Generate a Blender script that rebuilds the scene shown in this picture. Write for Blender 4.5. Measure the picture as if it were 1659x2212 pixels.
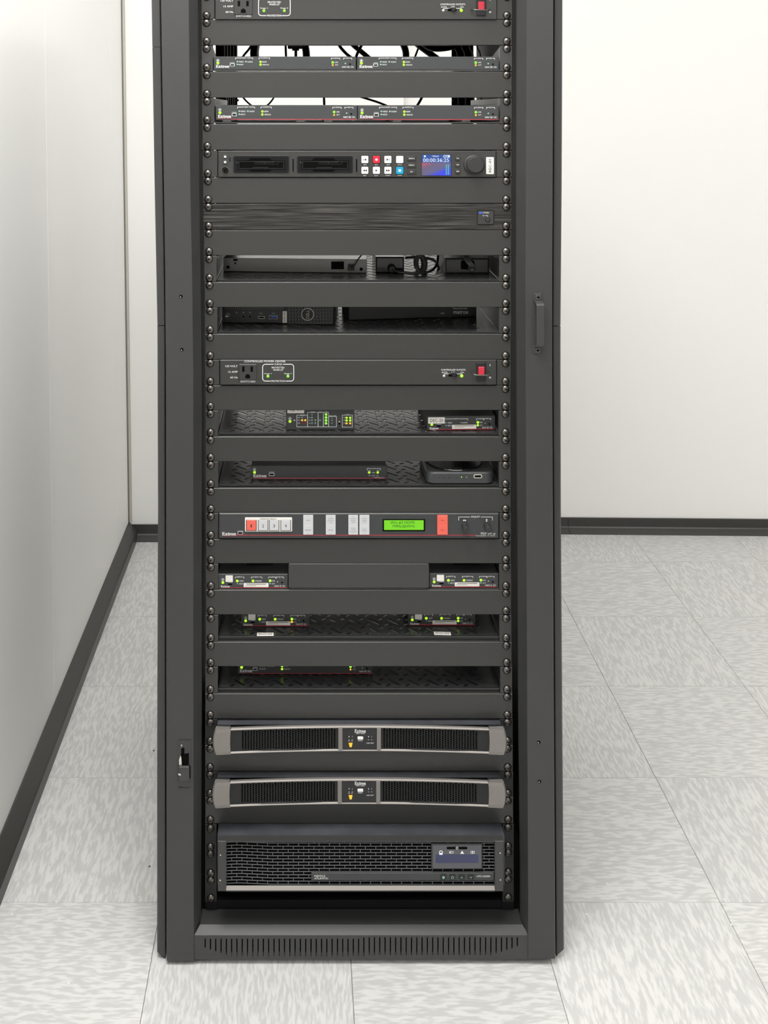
import bpy, math, random
from mathutils import Vector
random.seed(7)
for o in list(bpy.data.objects): bpy.data.objects.remove(o)
SC = bpy.context.scene
COL = SC.collection

# ------------------------------------------------------------------ camera
# The photograph is upright-corrected: a level camera with the lens shifted down.
F = 2196.0; VX, VY = 655.0, 210.0          # focal length and vanishing point in pixels of the 1659x2212 frame
D0 = F/1387.0; ZC = 1.318                  # camera to rack rails, camera height
cam = bpy.data.cameras.new('camera'); camo = bpy.data.objects.new('camera', cam); COL.objects.link(camo)
camo.location = (0, -D0, ZC); camo.rotation_euler = (math.pi/2, 0, 0)
cam.sensor_fit = 'HORIZONTAL'; cam.sensor_width = 36; cam.lens = F/1659*36
cam.shift_x = (829.5-VX)/1659; cam.shift_y = -(1106-VY)/1659
cam.clip_start = .05; cam.clip_end = 50
SC.camera = camo

# ------------------------------------------------------------------ world, lamps, exposure
w = bpy.data.worlds.new('world'); SC.world = w; w.use_nodes = True
w.node_tree.nodes['Background'].inputs[0].default_value = (1, .98, .95, 1)
w.node_tree.nodes['Background'].inputs[1].default_value = .25
def lamp(name, x, y, z, sx, sy, e, col=(1, .99, .965)):
    l = bpy.data.lights.new(name, 'AREA'); l.shape = 'RECTANGLE'; l.size = sx; l.size_y = sy; l.energy = e; l.color = col
    o = bpy.data.objects.new(name, l); COL.objects.link(o); o.location = (x, y, z); return o
CEIL = 2.46
lamp('ceiling_lamp', -.10, -.62, CEIL-.02, .8, .8, 39)
lamp('ceiling_lamp', 2.0, -.50, CEIL-.02, .8, 1.6, 24)
lamp('ceiling_lamp', 1.3, 1.0, CEIL-.02, 1.2, .5, 3.5)
lamp('ceiling_lamp', -.15, .40, CEIL-.02, .6, 1.4, 10)
lamp('ceiling_lamp', .3, -1.9, CEIL-.02, 1.6, .6, 20)
SC.view_settings.view_transform = 'Standard'; SC.view_settings.look = 'None'
SC.view_settings.gamma = 1; SC.view_settings.use_curve_mapping = False
SC.view_settings.exposure = 0.0

# ------------------------------------------------------------------ coordinate helpers
def S(y=0): return F/(D0+y)
def X(px, y=0): return (px-VX)/S(y)
def Z(py, y=0): return ZC-(py-VY)/S(y)
def interp(tab, v):
    if v <= tab[0][0]: return tab[0][1]
    for (a, b), (c, d) in zip(tab, tab[1:]):
        if v <= c: return b+(d-b)*(v-a)/(c-a)
    return tab[-1][1]

# ------------------------------------------------------------------ materials
def mat(name, col, rough=.5, metal=0, emit=0, bump=0, bscale=600, var=0, spec=.5, vscale=8):
    m = bpy.data.materials.new(name); m.use_nodes = True; nt = m.node_tree; b = nt.nodes['Principled BSDF']
    b.inputs['Base Color'].default_value = (*col, 1); b.inputs['Roughness'].default_value = rough
    b.inputs['Metallic'].default_value = metal; b.inputs['Specular IOR Level'].default_value = spec
    if emit:
        b.inputs['Emission Color'].default_value = (*col, 1); b.inputs['Emission Strength'].default_value = emit
        b.inputs['Base Color'].default_value = (*[c*.1 for c in col], 1)
    if bump or var: tc = nt.nodes.new('ShaderNodeTexCoord')
    if bump:
        n = nt.nodes.new('ShaderNodeTexNoise'); n.inputs['Scale'].default_value = bscale; n.inputs['Detail'].default_value = 2
        nt.links.new(tc.outputs['Object'], n.inputs['Vector'])
        bp = nt.nodes.new('ShaderNodeBump'); bp.inputs['Strength'].default_value = bump; bp.inputs['Distance'].default_value = .0004
        nt.links.new(n.outputs['Fac'], bp.inputs['Height']); nt.links.new(bp.outputs['Normal'], b.inputs['Normal'])
    if var:
        n2 = nt.nodes.new('ShaderNodeTexNoise'); n2.inputs['Scale'].default_value = vscale; n2.inputs['Detail'].default_value = 5
        nt.links.new(tc.outputs['Object'], n2.inputs['Vector'])
        mx = nt.nodes.new('ShaderNodeMix'); mx.data_type = 'RGBA'
        mx.inputs[6].default_value = (*[c*(1-var) for c in col], 1); mx.inputs[7].default_value = (*[min(1, c*(1+var)) for c in col], 1)
        nt.links.new(n2.outputs['Fac'], mx.inputs[0]); nt.links.new(mx.outputs[2], b.inputs['Base Color'])
    return m
M = {}
M['powder'] = mat('grey_powder_coat', (.038, .038, .0385), .42, bump=.25, bscale=900, var=.05)
M['panel'] = mat('panel_black', (.032, .032, .0305), .38, bump=.12, bscale=1500, var=.04)
M['black'] = mat('satin_black', (.016, .016, .017), .45, spec=.3)
M['inside'] = mat('inside_black', (.007, .007, .008), .6, spec=.15)
M['shelf'] = mat('shelf_black', (.030, .030, .031), .27, bump=.1, bscale=300)
M['device'] = mat('device_charcoal', (.036, .039, .041), .45, bump=.1, bscale=1200)
M['device_top'] = mat('device_black', (.018, .019, .020), .5, bump=.1, bscale=900)
M['screw'] = mat('screw_metal', (.14, .13, .12), .30, metal=.85)
M['recess'] = mat('recess_black', (.003, .003, .003), .8, spec=.05)  # near-black standing in for the shade inside holes and slots
M['galv'] = mat('galvanised', (.60, .59, .57), .5, metal=.2)
M['silver'] = mat('silver_and_sheen', (.215, .20, .187), .42, metal=.35, bump=.1, bscale=1500)  # amplifier frames; also the painted sheen on the battery unit's bottom bevel
M['silverdev'] = mat('grey_box', (.15, .146, .138), .22, metal=.2)
M['chrome'] = mat('bright_metal', (.7, .68, .62), .25, metal=1)
M['white'] = mat('print_white', (.80, .80, .80), .6)
M['ink'] = mat('print_black', (.012, .012, .012), .6)
M['red'] = mat('stripe_red', (.38, .035, .05), .5)
M['sticker'] = mat('sticker_white', (.72, .70, .66), .55)
M['button'] = mat('button_white', (.72, .73, .74), .4)
M['btnred'] = mat('button_red', (.55, .01, .03), .35)
M['lred'] = mat('lit_red_button', (1, .16, .11), .5, emit=.75)
M['lwhite'] = mat('lit_white_button', (.80, .80, .80), .5, emit=.68)
M['cyan'] = mat('lit_cyan_button', (.0, .42, .72), .5, emit=.9)
M['rocker'] = mat('lit_rocker', (.85, .03, .07), .4, emit=.7)
M['green'] = mat('led_green', (.30, .95, .05), .4, emit=1.1)
M['lime'] = mat('led_lime', (.46, .95, .03), .4, emit=1.15)
M['amber'] = mat('led_amber', (1, .50, .03), .4, emit=1.2)
M['ledred'] = mat('led_red', (.35, .01, .01), .4, emit=.4)
M['dim'] = mat('led_unlit', (.22, .42, .33), .3)
M['pale'] = mat('led_white_unlit', (.45, .43, .38), .3)
M['blue'] = mat('led_blue', (.03, .10, 1), .4, emit=1.5)
M['usb'] = mat('usb_blue', (.02, .10, .5), .4)
M['cable'] = mat('cable_black', (.010, .010, .011), .38, spec=.35)
M['cablegrey'] = mat('cable_grey', (.07, .07, .07), .38)
M['gloss'] = mat('gloss_black', (.008, .008, .009), .12)
M['rubber'] = mat('knob_black', (.022, .022, .022), .55)
M['lcd'] = mat('lcd_green', (.20, .72, .01), .5, emit=.85)
M['lcdink'] = mat('lcd_ink', (.012, .06, .004), .6)
M['upslcd'] = mat('display_grey', (.085, .087, .10), .3)
M['upsblue'] = mat('display_dim_blue', (.035, .04, .10), .35)
M['grillewire'] = mat('grille_plastic', (.12, .122, .135), .4)
M['base'] = mat('cove_base_vinyl', (.035, .034, .031), .38)
M['seam'] = mat('wall_trim', (.42, .39, .33), .6)
M['grout'] = mat('subfloor', (.10, .095, .085), .8)
M['dustyplate'] = mat('dusty_black', (.050, .052, .060), .45, var=.6, vscale=25)

def wallmat(name, col):
    m = mat(name, col, .55, bump=.08, bscale=120); return m
M['wall'] = wallmat('wall_paint', (.865, .86, .84))
M['ceil'] = wallmat('ceiling_paint', (.87, .87, .855))

def brushed():
    m = mat('brushed_black', (.06, .06, .058), .42, metal=.3, spec=.3); nt = m.node_tree; b = nt.nodes['Principled BSDF']
    tc = nt.nodes.new('ShaderNodeTexCoord'); mp = nt.nodes.new('ShaderNodeMapping'); mp.inputs['Scale'].default_value = (11, 1, 1300)
    n = nt.nodes.new('ShaderNodeTexNoise'); n.inputs['Scale'].default_value = 1; n.inputs['Detail'].default_value = 3
    nt.links.new(tc.outputs['Object'], mp.inputs[0]); nt.links.new(mp.outputs[0], n.inputs['Vector'])
    r = nt.nodes.new('ShaderNodeValToRGB'); r.color_ramp.elements[0].position = .46; r.color_ramp.elements[1].position = .74
    r.color_ramp.elements[0].color = (.016, .016, .015, 1); r.color_ramp.elements[1].color = (.14, .135, .125, 1)
    nt.links.new(n.outputs['Fac'], r.inputs[0]); nt.links.new(r.outputs[0], b.inputs['Base Color'])
    return m
M['brushed'] = brushed()

def tilemat():
    m = mat('vinyl_tile', (.7, .7, .69), .42); nt = m.node_tree; b = nt.nodes['Principled BSDF']; L = nt.links.new
    tc = nt.nodes.new('ShaderNodeTexCoord'); oi = nt.nodes.new('ShaderNodeObjectInfo')
    mu = nt.nodes.new('ShaderNodeMath'); mu.operation = 'MULTIPLY'; mu.inputs[1].default_value = 37
    L(oi.outputs['Random'], mu.inputs[0])
    ad = nt.nodes.new('ShaderNodeVectorMath'); ad.operation = 'ADD'; L(tc.outputs['Object'], ad.inputs[0]); L(mu.outputs[0], ad.inputs[1])
    # slight waviness of the streaks
    nw = nt.nodes.new('ShaderNodeTexNoise'); nw.inputs['Scale'].default_value = 14; nw.inputs['Detail'].default_value = 1; L(ad.outputs[0], nw.inputs['Vector'])
    sc = nt.nodes.new('ShaderNodeVectorMath'); sc.operation = 'SCALE'; sc.inputs['Scale'].default_value = .012; L(nw.outputs['Color'], sc.inputs[0])
    a2 = nt.nodes.new('ShaderNodeVectorMath'); a2.operation = 'ADD'; L(ad.outputs[0], a2.inputs[0]); L(sc.outputs[0], a2.inputs[1])
    mp = nt.nodes.new('ShaderNodeMapping'); mp.inputs['Scale'].default_value = (42, 195, 1); L(a2.outputs[0], mp.inputs[0])
    n = nt.nodes.new('ShaderNodeTexNoise'); n.inputs['Scale'].default_value = 1; n.inputs['Detail'].default_value = 1.5; n.inputs['Roughness'].default_value = .55
    L(mp.outputs[0], n.inputs['Vector'])
    r = nt.nodes.new('ShaderNodeValToRGB'); e = r.color_ramp.elements
    e[0].position = .42; e[0].color = (.475, .473, .468, 1); e[1].position = .60; e[1].color = (.59, .588, .578, 1)
    L(n.outputs['Fac'], r.inputs[0]); L(r.outputs[0], b.inputs['Base Color'])
    return m
M['tile'] = tilemat()

def screenmat():   # the recorder's picture: its own light, red to blue
    m = mat('recorder_picture', (.2, .2, .3), .3); nt = m.node_tree; b = nt.nodes['Principled BSDF']; L = nt.links.new
    b.inputs['Base Color'].default_value = (.02, .02, .03, 1)
    tc = nt.nodes.new('ShaderNodeTexCoord'); sp = nt.nodes.new('ShaderNodeSeparateXYZ'); L(tc.outputs['Generated'], sp.inputs[0])
    s = nt.nodes.new('ShaderNodeMath'); s.operation = 'SUBTRACT'; L(sp.outputs['X'], s.inputs[0]); L(sp.outputs['Z'], s.inputs[1])
    mr = nt.nodes.new('ShaderNodeMapRange'); mr.inputs[1].default_value = -1; mr.inputs[2].default_value = 1; L(s.outputs[0], mr.inputs[0])
    r = nt.nodes.new('ShaderNodeValToRGB'); e = r.color_ramp.elements
    e[0].position = 0; e[0].color = (.50, .06, .10, 1); e[1].position = 1; e[1].color = (.01, .02, 1, 1)
    k = r.color_ramp.elements.new(.25); k.color = (.13, .08, .15, 1); k = r.color_ramp.elements.new(.55); k.color = (.09, .09, .22, 1)
    k = r.color_ramp.elements.new(.72); k.color = (.01, .03, .75, 1)
    L(mr.outputs[0], r.inputs[0]); L(r.outputs[0], b.inputs['Emission Color']); b.inputs['Emission Strength'].default_value = 1
    return m
M['picture'] = screenmat()
M['header'] = mat('screen_header', (.02, .07, .30), .3, emit=1)
M['tcode'] = mat('screen_white', (.75, .85, 1), .3, emit=1)
M['meter'] = mat('screen_green', (.10, .45, .30), .3, emit=.9)

# ------------------------------------------------------------------ mesh builder
_tc = {}
def textgeo(s):
    if s not in _tc:
        cu = bpy.data.curves.new('t', 'FONT'); cu.body = s; cu.size = 1; cu.resolution_u = 2; cu.offset = 0
        o = bpy.data.objects.new('t', cu); me = bpy.data.meshes.new_from_object(o)
        vs = [(v.co.x, v.co.y) for v in me.vertices]; fs = [tuple(p.vertices) for p in me.polygons]
        bpy.data.objects.remove(o); bpy.data.curves.remove(cu); bpy.data.meshes.remove(me)
        xs = [v[0] for v in vs]; ys = [v[1] for v in vs]; x0, x1, y0, y1 = min(xs), max(xs), min(ys), max(ys)
        vs = [((a-x0)/(x1-x0), (b-y0)/(y1-y0)) for a, b in vs]
        _tc[s] = (vs, fs)
    return _tc[s]
def logo_geo():      # bold slab-serif word built from small quads
    q = []; x = 0
    def r(a, b, c, d): q.append([(x+a, b), (x+c, b), (x+c, d), (x+a, d)])
    def p(*pts): q.append([(x+a, b) for a, b in pts])
    r(.1, 0, .33, 1); r(0, 0, .75, .1); r(0, .9, .72, 1); r(.33, .45, .55, .55); r(.52, .34, .6, .66); r(.64, .1, .75, .3); r(.62, .72, .72, .9); x += .80
    p((.02, .1), (.14, .1), (.60, .58), (.46, .58)); p((.10, .58), (.34, .58), (.66, .1), (.40, .1)); r(0, 0, .28, .1); r(.38, 0, .72, .1); r(0, .58, .36, .68); r(.42, .58, .68, .68); x += .74
    r(.1, .08, .31, .88); r(0, .58, .42, .68); r(.15, 0, .42, .12); x += .45
    r(.08, 0, .29, .68); r(0, 0, .38, .1); r(0, .58, .15, .68); r(.29, .5, .48, .68); x += .51
    n = 12
    for i in range(n):
        a, b = 2*math.pi*i/n, 2*math.pi*(i+1)/n
        f = lambda t, rx, ry: (.31+rx*math.cos(t), .34+ry*math.sin(t))
        p(f(a, .31, .36), f(b, .31, .36), f(b, .10, .27), f(a, .10, .27))
    x += .65
    r(.08, 0, .29, .68); r(0, 0, .36, .1); r(0, .58, .15, .68); r(.45, 0, .66, .55); r(.38, 0, .74, .1); p((.29, .5), (.45, .5), (.66, .5), (.56, .70), (.42, .70)); x += .74
    return [[(a/x, b) for a, b in f] for f in q]
LOGO = logo_geo()

def rrect(x0, z0, x1, z1, r, n=3):
    if r <= 0: return [(x0, z0), (x1, z0), (x1, z1), (x0, z1)]
    out = []
    for cx, cz, a in ((x1-r, z0+r, -90), (x1-r, z1-r, 0), (x0+r, z1-r, 90), (x0+r, z0+r, 180)):
        for i in range(n+1):
            t = math.radians(a+90*i/n); out.append((cx+r*math.cos(t), cz+r*math.sin(t)))
    return out

class MB:
    def __init__(s, T=(1, 0, 1, 0)):
        s.v = []; s.f = []; s.m = []; s.sm = []; s.T = T
    def tx(s, px): return px*s.T[0]+s.T[1]
    def ty(s, py): return py*s.T[2]+s.T[3]
    def add(s, vs, fs, mi=0, sm=False):
        b = len(s.v); s.v += vs; s.f += [tuple(b+i for i in f) for f in fs]; s.m += [mi]*len(fs); s.sm += [sm]*len(fs)
    def box(s, x0, x1, y0, y1, z0, z1, mi=0):
        s.add([(x0, y0, z0), (x1, y0, z0), (x1, y1, z0), (x0, y1, z0), (x0, y0, z1), (x1, y0, z1), (x1, y1, z1), (x0, y1, z1)],
              [(0, 3, 2, 1), (4, 5, 6, 7), (0, 1, 5, 4), (1, 2, 6, 5), (2, 3, 7, 6), (3, 0, 4, 7)], mi)
    def plate(s, poly, y0, y1, c=0, mi=0):     # poly of (x,z) counter-clockwise, front at y0, chamfer c
        n = len(poly); cx = sum(p[0] for p in poly)/n; cz = sum(p[1] for p in poly)/n
        x0 = min(p[0] for p in poly); x1 = max(p[0] for p in poly); z0 = min(p[1] for p in poly); z1 = max(p[1] for p in poly)
        kx = 1-2*c/max(1e-6, x1-x0); kz = 1-2*c/max(1e-6, z1-z0); mx, mz = (x0+x1)/2, (z0+z1)/2
        fr = [(mx+(a-mx)*kx, y0, mz+(b-mz)*kz) for a, b in poly]
        md = [(a, y0+c, b) for a, b in poly]; bk = [(a, y1, b) for a, b in poly]
        vs = fr+md+bk; fs = [tuple(range(n))]+[tuple(reversed(range(2*n, 3*n)))]
        for i in range(n):
            j = (i+1) % n
            fs.append((n+i, n+j, j, i)); fs.append((2*n+i, 2*n+j, n+j, n+i))
        s.add(vs, fs, mi)
    def pp(s, x0, y0, x1, y1, yf=-.003, d=.003, r=0, c=0, mi=0, n=3):   # plate by photograph coordinates on the plane yf
        x0, x1 = s.tx(x0), s.tx(x1); y0, y1 = s.ty(y0), s.ty(y1)
        s.plate(rrect(X(x0, yf), Z(y1, yf), X(x1, yf), Z(y0, yf), r/S(yf), n), yf, yf+d, c, mi)
    def quad(s, pts, yf, mi=0):
        s.add([(X(s.tx(a), yf), yf, Z(s.ty(b), yf)) for a, b in pts], [tuple(range(len(pts)))], mi)
    def rect(s, x0, y0, x1, y1, yf, mi=0): s.quad([(x0, y1), (x1, y1), (x1, y0), (x0, y0)], yf, mi)
    def text(s, t, x0, y0, x1, y1, yf, mi=0, rot=0, flat=None):
        vs, fs = textgeo(t); out = []
        x0, x1 = s.tx(x0), s.tx(x1); y0, y1 = s.ty(y0), s.ty(y1)
        for a, b in vs:
            if rot: u, v = 1-b, a
            else: u, v = a, b
            out.append((X(x0+(x1-x0)*u, yf), yf, Z(y1+(y0-y1)*v, yf)))
        s.add(out, fs, mi)
    def logo(s, x0, y0, x1, y1, yf, mi=0):
        for f in LOGO: s.quad([(x0+(x1-x0)*a, y1+(y0-y1)*b) for a, b in f], yf, mi)
    def bracket(s, x0, x1, y, drop, yf, gap=None, mi=0, t=.9):
        if gap: s.rect(x0, y, gap[0], y+t, yf, mi); s.rect(gap[1], y, x1, y+t, yf, mi)
        else: s.rect(x0, y, x1, y+t, yf, mi)
        s.rect(x0, y, x0+t, y+drop, yf, mi); s.rect(x1-t, y, x1, y+drop, yf, mi)
    def frame(s, x0, y0, x1, y1, yf, t=1.2, r=0, mi=0):
        x0, x1 = s.tx(x0), s.tx(x1); y0, y1 = s.ty(y0), s.ty(y1)
        a = rrect(X(x0, yf), Z(y1, yf), X(x1, yf), Z(y0, yf), r/S(yf)); tt = t/S(yf)
        b = rrect(X(x0, yf)+tt, Z(y1, yf)+tt, X(x1, yf)-tt, Z(y0, yf)-tt, max(0, r-t)/S(yf)) if r > t else None
        if b is None: b = rrect(X(x0, yf)+tt, Z(y1, yf)+tt, X(x1, yf)-tt, Z(y0, yf)-tt, 0.00001 if r else 0)
        n = len(a); s.add([(p[0], yf, p[1]) for p in a]+[(p[0], yf, p[1]) for p in b],
                          [(i, (i+1) % n, n+(i+1) % n, n+i) for i in range(n)], mi)
    def lathe(s, cx, cz, prof, n=16, mi=0, ry=1, sm=True):   # profile of (radius, y) around the axis along y
        vs = []; fs = []; k = len(prof)
        for r, y in prof:
            for i in range(n):
                t = 2*math.pi*i/n; vs.append((cx+r*math.cos(t), y, cz+r*ry*math.sin(t)))
        for a in range(k-1):
            for i in range(n):
                j = (i+1) % n; fs.append((a*n+i, a*n+j, (a+1)*n+j, (a+1)*n+i))
        s.add(vs, fs, mi, sm)
        s.add([vs[i] for i in range(n)], [tuple(range(n))], mi)
        s.add([vs[(k-1)*n+i] for i in range(n)], [tuple(reversed(range(n)))], mi)
    def disc(s, px, py, r, yf, d=.002, mi=0, n=14, c=0):
        rr = r/S(yf); s.lathe(X(s.tx(px), yf), Z(s.ty(py), yf), [(rr-c, yf), (rr, yf+c), (rr, yf+d)] if c else [(rr, yf), (rr, yf+d)], n, mi, sm=False)
    def ring(s, px, py, r0, r1, yf, mi=0, n=20, ky=1):
        a = []; 
        for r in (r0, r1):
            for i in range(n):
                t = 2*math.pi*i/n; a.append((X(s.tx(px)+r*math.cos(t), yf), yf, Z(s.ty(py)+r*ky*math.sin(t), yf)))
        s.add(a, [(i, (i+1) % n, n+(i+1) % n, n+i) for i in range(n)], mi)
    def tube(s, pts, r, n=8, mi=0, sub=6):
        P = [Vector(p) for p in pts]
        if len(P) > 2 and sub > 1:
            Q = [P[0]*2-P[1]]+P+[P[-1]*2-P[-2]]; out = []
            for i in range(1, len(Q)-2):
                for k in range(sub):
                    t = k/sub; p0, p1, p2, p3 = Q[i-1:i+3]
                    out.append(.5*((2*p1)+(p2-p0)*t+(2*p0-5*p1+4*p2-p3)*t*t+(3*p1-p0-3*p2+p3)*t**3))
            out.append(P[-1]); P = out
        vs = []; fs = []; up = None
        for i, p in enumerate(P):
            d = (P[min(i+1, len(P)-1)]-P[max(i-1, 0)]).normalized()
            if up is None: up = d.orthogonal().normalized()
            up = (up-d*up.dot(d)).normalized(); sd = d.cross(up)
            for k in range(n):
                t = 2*math.pi*k/n; q = p+up*(r*math.cos(t))+sd*(r*math.sin(t)); vs.append(tuple(q))
        for i in range(len(P)-1):
            for k in range(n):
                j = (k+1) % n; fs.append((i*n+k, i*n+j, (i+1)*n+j, (i+1)*n+k))
        fs.append(tuple(reversed(range(n)))); fs.append(tuple((len(P)-1)*n+k for k in range(n)))
        s.add(vs, fs, mi, True)
    def loft(s, rows, mi=0, closed=True):      # rows of equal-length point lists
        n = len(rows[0]); vs = [p for r in rows for p in r]; fs = []
        for a in range(len(rows)-1):
            for i in range(n if closed else n-1):
                j = (i+1) % n; fs.append((a*n+i, a*n+j, (a+1)*n+j, (a+1)*n+i))
        if closed: fs.append(tuple(reversed(range(n)))); fs.append(tuple((len(rows)-1)*n+i for i in range(n)))
        s.add(vs, fs, mi)

W = {}
def link(o, parent, world):
    COL.objects.link(o); o.parent = parent; W[o.name] = Vector(world)
    o.location = Vector(world)-(W[parent.name] if parent else Vector((0, 0, 0)))
    return o
def build(name, mb, mats, parent=None, origin=None, recalc=False):
    if not isinstance(mats, (list, tuple)): mats = [mats]
    org = Vector(origin) if origin is not None else (W[parent.name] if parent else Vector((0, 0, 0)))
    me = bpy.data.meshes.new(name)
    me.from_pydata([tuple(Vector(v)-org) for v in mb.v], [], mb.f)
    for m in mats: me.materials.append(M[m] if isinstance(m, str) else m)
    me.polygons.foreach_set('material_index', mb.m); me.polygons.foreach_set('use_smooth', mb.sm)
    me.update()
    return link(bpy.data.objects.new(name, me), parent, org)
def thing(name, label, cat, world, group=None):
    o = bpy.data.objects.new(name, None); o.empty_display_size = .02
    link(o, None, world); o['label'] = label; o['category'] = cat
    if group: o['group'] = group
    return o
def tag(o, label, cat, group=None):
    o['label'] = label; o['category'] = cat
    if group: o['group'] = group
    return o
def struct(name, mb, m, parent=None):
    o = build(name, mb, m, parent)
    if not parent: o['kind'] = 'structure'
    return o
def holed(outer, holes, thick):       # flat sheet with real holes, in (u,v), thickness along w
    cu = bpy.data.curves.new('h', 'CURVE'); cu.dimensions = '2D'; cu.fill_mode = 'BOTH'; cu.extrude = thick/2
    for pl in [outer]+holes:
        sp = cu.splines.new('POLY'); sp.points.add(len(pl)-1); sp.use_cyclic_u = True
        for i, (a, b) in enumerate(pl): sp.points[i].co = (a, b, 0, 1)
    o = bpy.data.objects.new('h', cu); me = bpy.data.meshes.new_from_object(o)
    r = ([tuple(v.co) for v in me.vertices], [tuple(p.vertices) for p in me.polygons])
    bpy.data.objects.remove(o); bpy.data.curves.remove(cu); bpy.data.meshes.remove(me)
    return r

# ------------------------------------------------------------------ the room
BL = 3.037-D0; BR = 3.10-D0        # back wall, left and right of the jog
mb = MB(); mb.box(-.75, 3.3, -3.0, 1.7, -.03, -.004); floor = struct('floor', mb, 'grout')
TL = .305
def tile_mesh():
    m = MB(); h = TL/2-.00022
    m.add([(-h+.0005, -h+.0005, 0), (h-.0005, -h+.0005, 0), (h-.0005, h-.0005, 0), (-h+.0005, h-.0005, 0), (-h, -h, -.001), (h, -h, -.001), (h, h, -.001), (-h, h, -.001),
           (-h, -h, -.0035), (h, -h, -.0035), (h, h, -.0035), (-h, h, -.0035)],
          [(0, 1, 2, 3)]+[(4+i, 4+(i+1) % 4, (i+1) % 4, i) for i in range(4)]+[(8+i, 8+(i+1) % 4, 4+(i+1) % 4, 4+i) for i in range(4)])
    me = bpy.data.meshes.new('tile'); me.from_pydata(m.v, [], m.f); me.materials.append(M['tile']); return me
tm = tile_mesh()
for i in range(-2, 10):
    for j in range(-5, 5):
        cx = -.2322+TL*(i+.5); cy = .081+TL*(j+.5)
        if cx > 2.9: continue
        o = bpy.data.objects.new('tile', tm); link(o, floor, (cx, cy, 0))
        horiz = (i+j) % 2 == 0
        if i < 0: horiz = j < 0 and i == -1 or (i == -2)
        o.rotation_euler.z = (0 if horiz else math.pi/2)+(math.pi if (i*7+j*3) % 2 else 0)

WLB, WLT = -.521, -.556                     # left wall at the floor and at the ceiling: slightly out of plumb
def wx(z): return WLB+(WLT-WLB)*z/CEIL
mb = MB(); mb.loft([[(wx(0)-.1, -3, 0), (wx(0)-.012, -3, 0), (wx(0)-.012, BL+.1, 0), (wx(0)-.1, BL+.1, 0)], [(wx(CEIL)-.1, -3, CEIL), (wx(CEIL)-.012, -3, CEIL), (wx(CEIL)-.012, BL+.1, CEIL), (wx(CEIL)-.1, BL+.1, CEIL)]])
wl = struct('wall_left', mb, 'wall')
# wall boards with fine joints between them
def yat(px, X0=-.535): return F*X0/(px-VX)-D0
js = [-3.0, -1.2, yat(104), yat(243), BL-.004]
for a, b in zip(js, js[1:]):
    m = MB(); g = .0007
    m.loft([[(wx(z)-.012, a+g, z), (wx(z)-.0006, a+g, z), (wx(z), a+g+.0008, z), (wx(z), b-g-.0008, z), (wx(z)-.0006, b-g, z), (wx(z)-.012, b-g, z)] for z in (0, CEIL)])
    build('wall_board', m, 'wall', wl)
mb = MB(); mb.box(-.75, .29, BL, BL+.1, 0, CEIL); mb.box(.29, .30, BL, BR+.1, 0, CEIL)
struct('wall_back', mb, 'wall')
mb = MB(); th = .035
mb.add([(.30, BR, 0), (3.3, BR-.06, 0), (3.3, BR-.06, CEIL), (.30, BR, CEIL), (.30, BR+.1, 0), (3.3, BR+.1, 0), (3.3, BR+.1, CEIL), (.30, BR+.1, CEIL)],
       [(0, 1, 2, 3), (5, 4, 7, 6), (1, 5, 6, 2), (4, 0, 3, 7), (3, 2, 6, 7), (0, 4, 5, 1)])
struct('wall_back_right', mb, 'wall')
mb = MB(); mb.box(3.3, 3.4, -3, 1.7, 0, CEIL); struct('wall_right', mb, 'wall')
mb = MB(); mb.box(-.75, 3.4, -3.1, -3.0, 0, CEIL); struct('wall_front', mb, 'wall')
mb = MB(); mb.box(-.75, 3.4, -3.1, 1.7, CEIL, CEIL+.05); struct('ceiling', mb, 'ceil')
# corner trim: a slim channel the back boards run into
mb = MB()
mb.loft([[(wx(z)+.0003, BL-.003, z), (wx(z)+.0022, BL-.003, z), (wx(z)+.0022, BL, z), (wx(z)+.0003, BL, z)] for z in (.05, CEIL)], 1)
mb.loft([[(wx(z)+.0022, BL-.0022, z), (wx(z)+.0055, BL-.0022, z), (wx(z)+.0055, BL, z), (wx(z)+.0022, BL, z)] for z in (.05, CEIL)])
mb.loft([[(wx(z)+.0085, BL-.0035, z), (wx(z)+.0105, BL-.0035, z), (wx(z)+.0105, BL, z), (wx(z)+.0085, BL, z)] for z in (.05, CEIL)])
struct('trim_1', mb, ['seam', 'grout'])
# skirtings: left one has a sloped top, the back one a sloped toe
mb = MB(); mb.loft([[(-.521, y, 0), (-.4936, y, 0), (-.494, y, .026), (-.497, y, .030), (-.519, y, .0485), (-.5215, y, .0495)] for y in (-3, BL)])
struct('baseboard_left', mb, 'base')
mb = MB(); mb.loft([[(x, y+.002, 0), (x, y-.026, 0), (x, y-.026, .0015), (x, y-.0075, .0125), (x, y-.005, .016), (x, y-.005, .0425), (x, y+.002, .0425)][::-1] for x, y in ((-.52, BL), (.30, BL))])
struct('baseboard_back_left', mb, 'base')
mb = MB()
def yb_(x): return BR-.02*(x-.3)
for x0, x1 in ((.305, .8035), (.8045, 3.3)):
    mb.loft([[(x, yb_(x)+.002, 0), (x, yb_(x)-.026, 0), (x, yb_(x)-.026, .0015), (x, yb_(x)-.0075, .0125), (x, yb_(x)-.005, .016), (x, yb_(x)-.005, .0415), (x, yb_(x)+.002, .0415)][::-1] for x in (x0, x1)])
struct('baseboard_back_right', mb, 'base')

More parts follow.
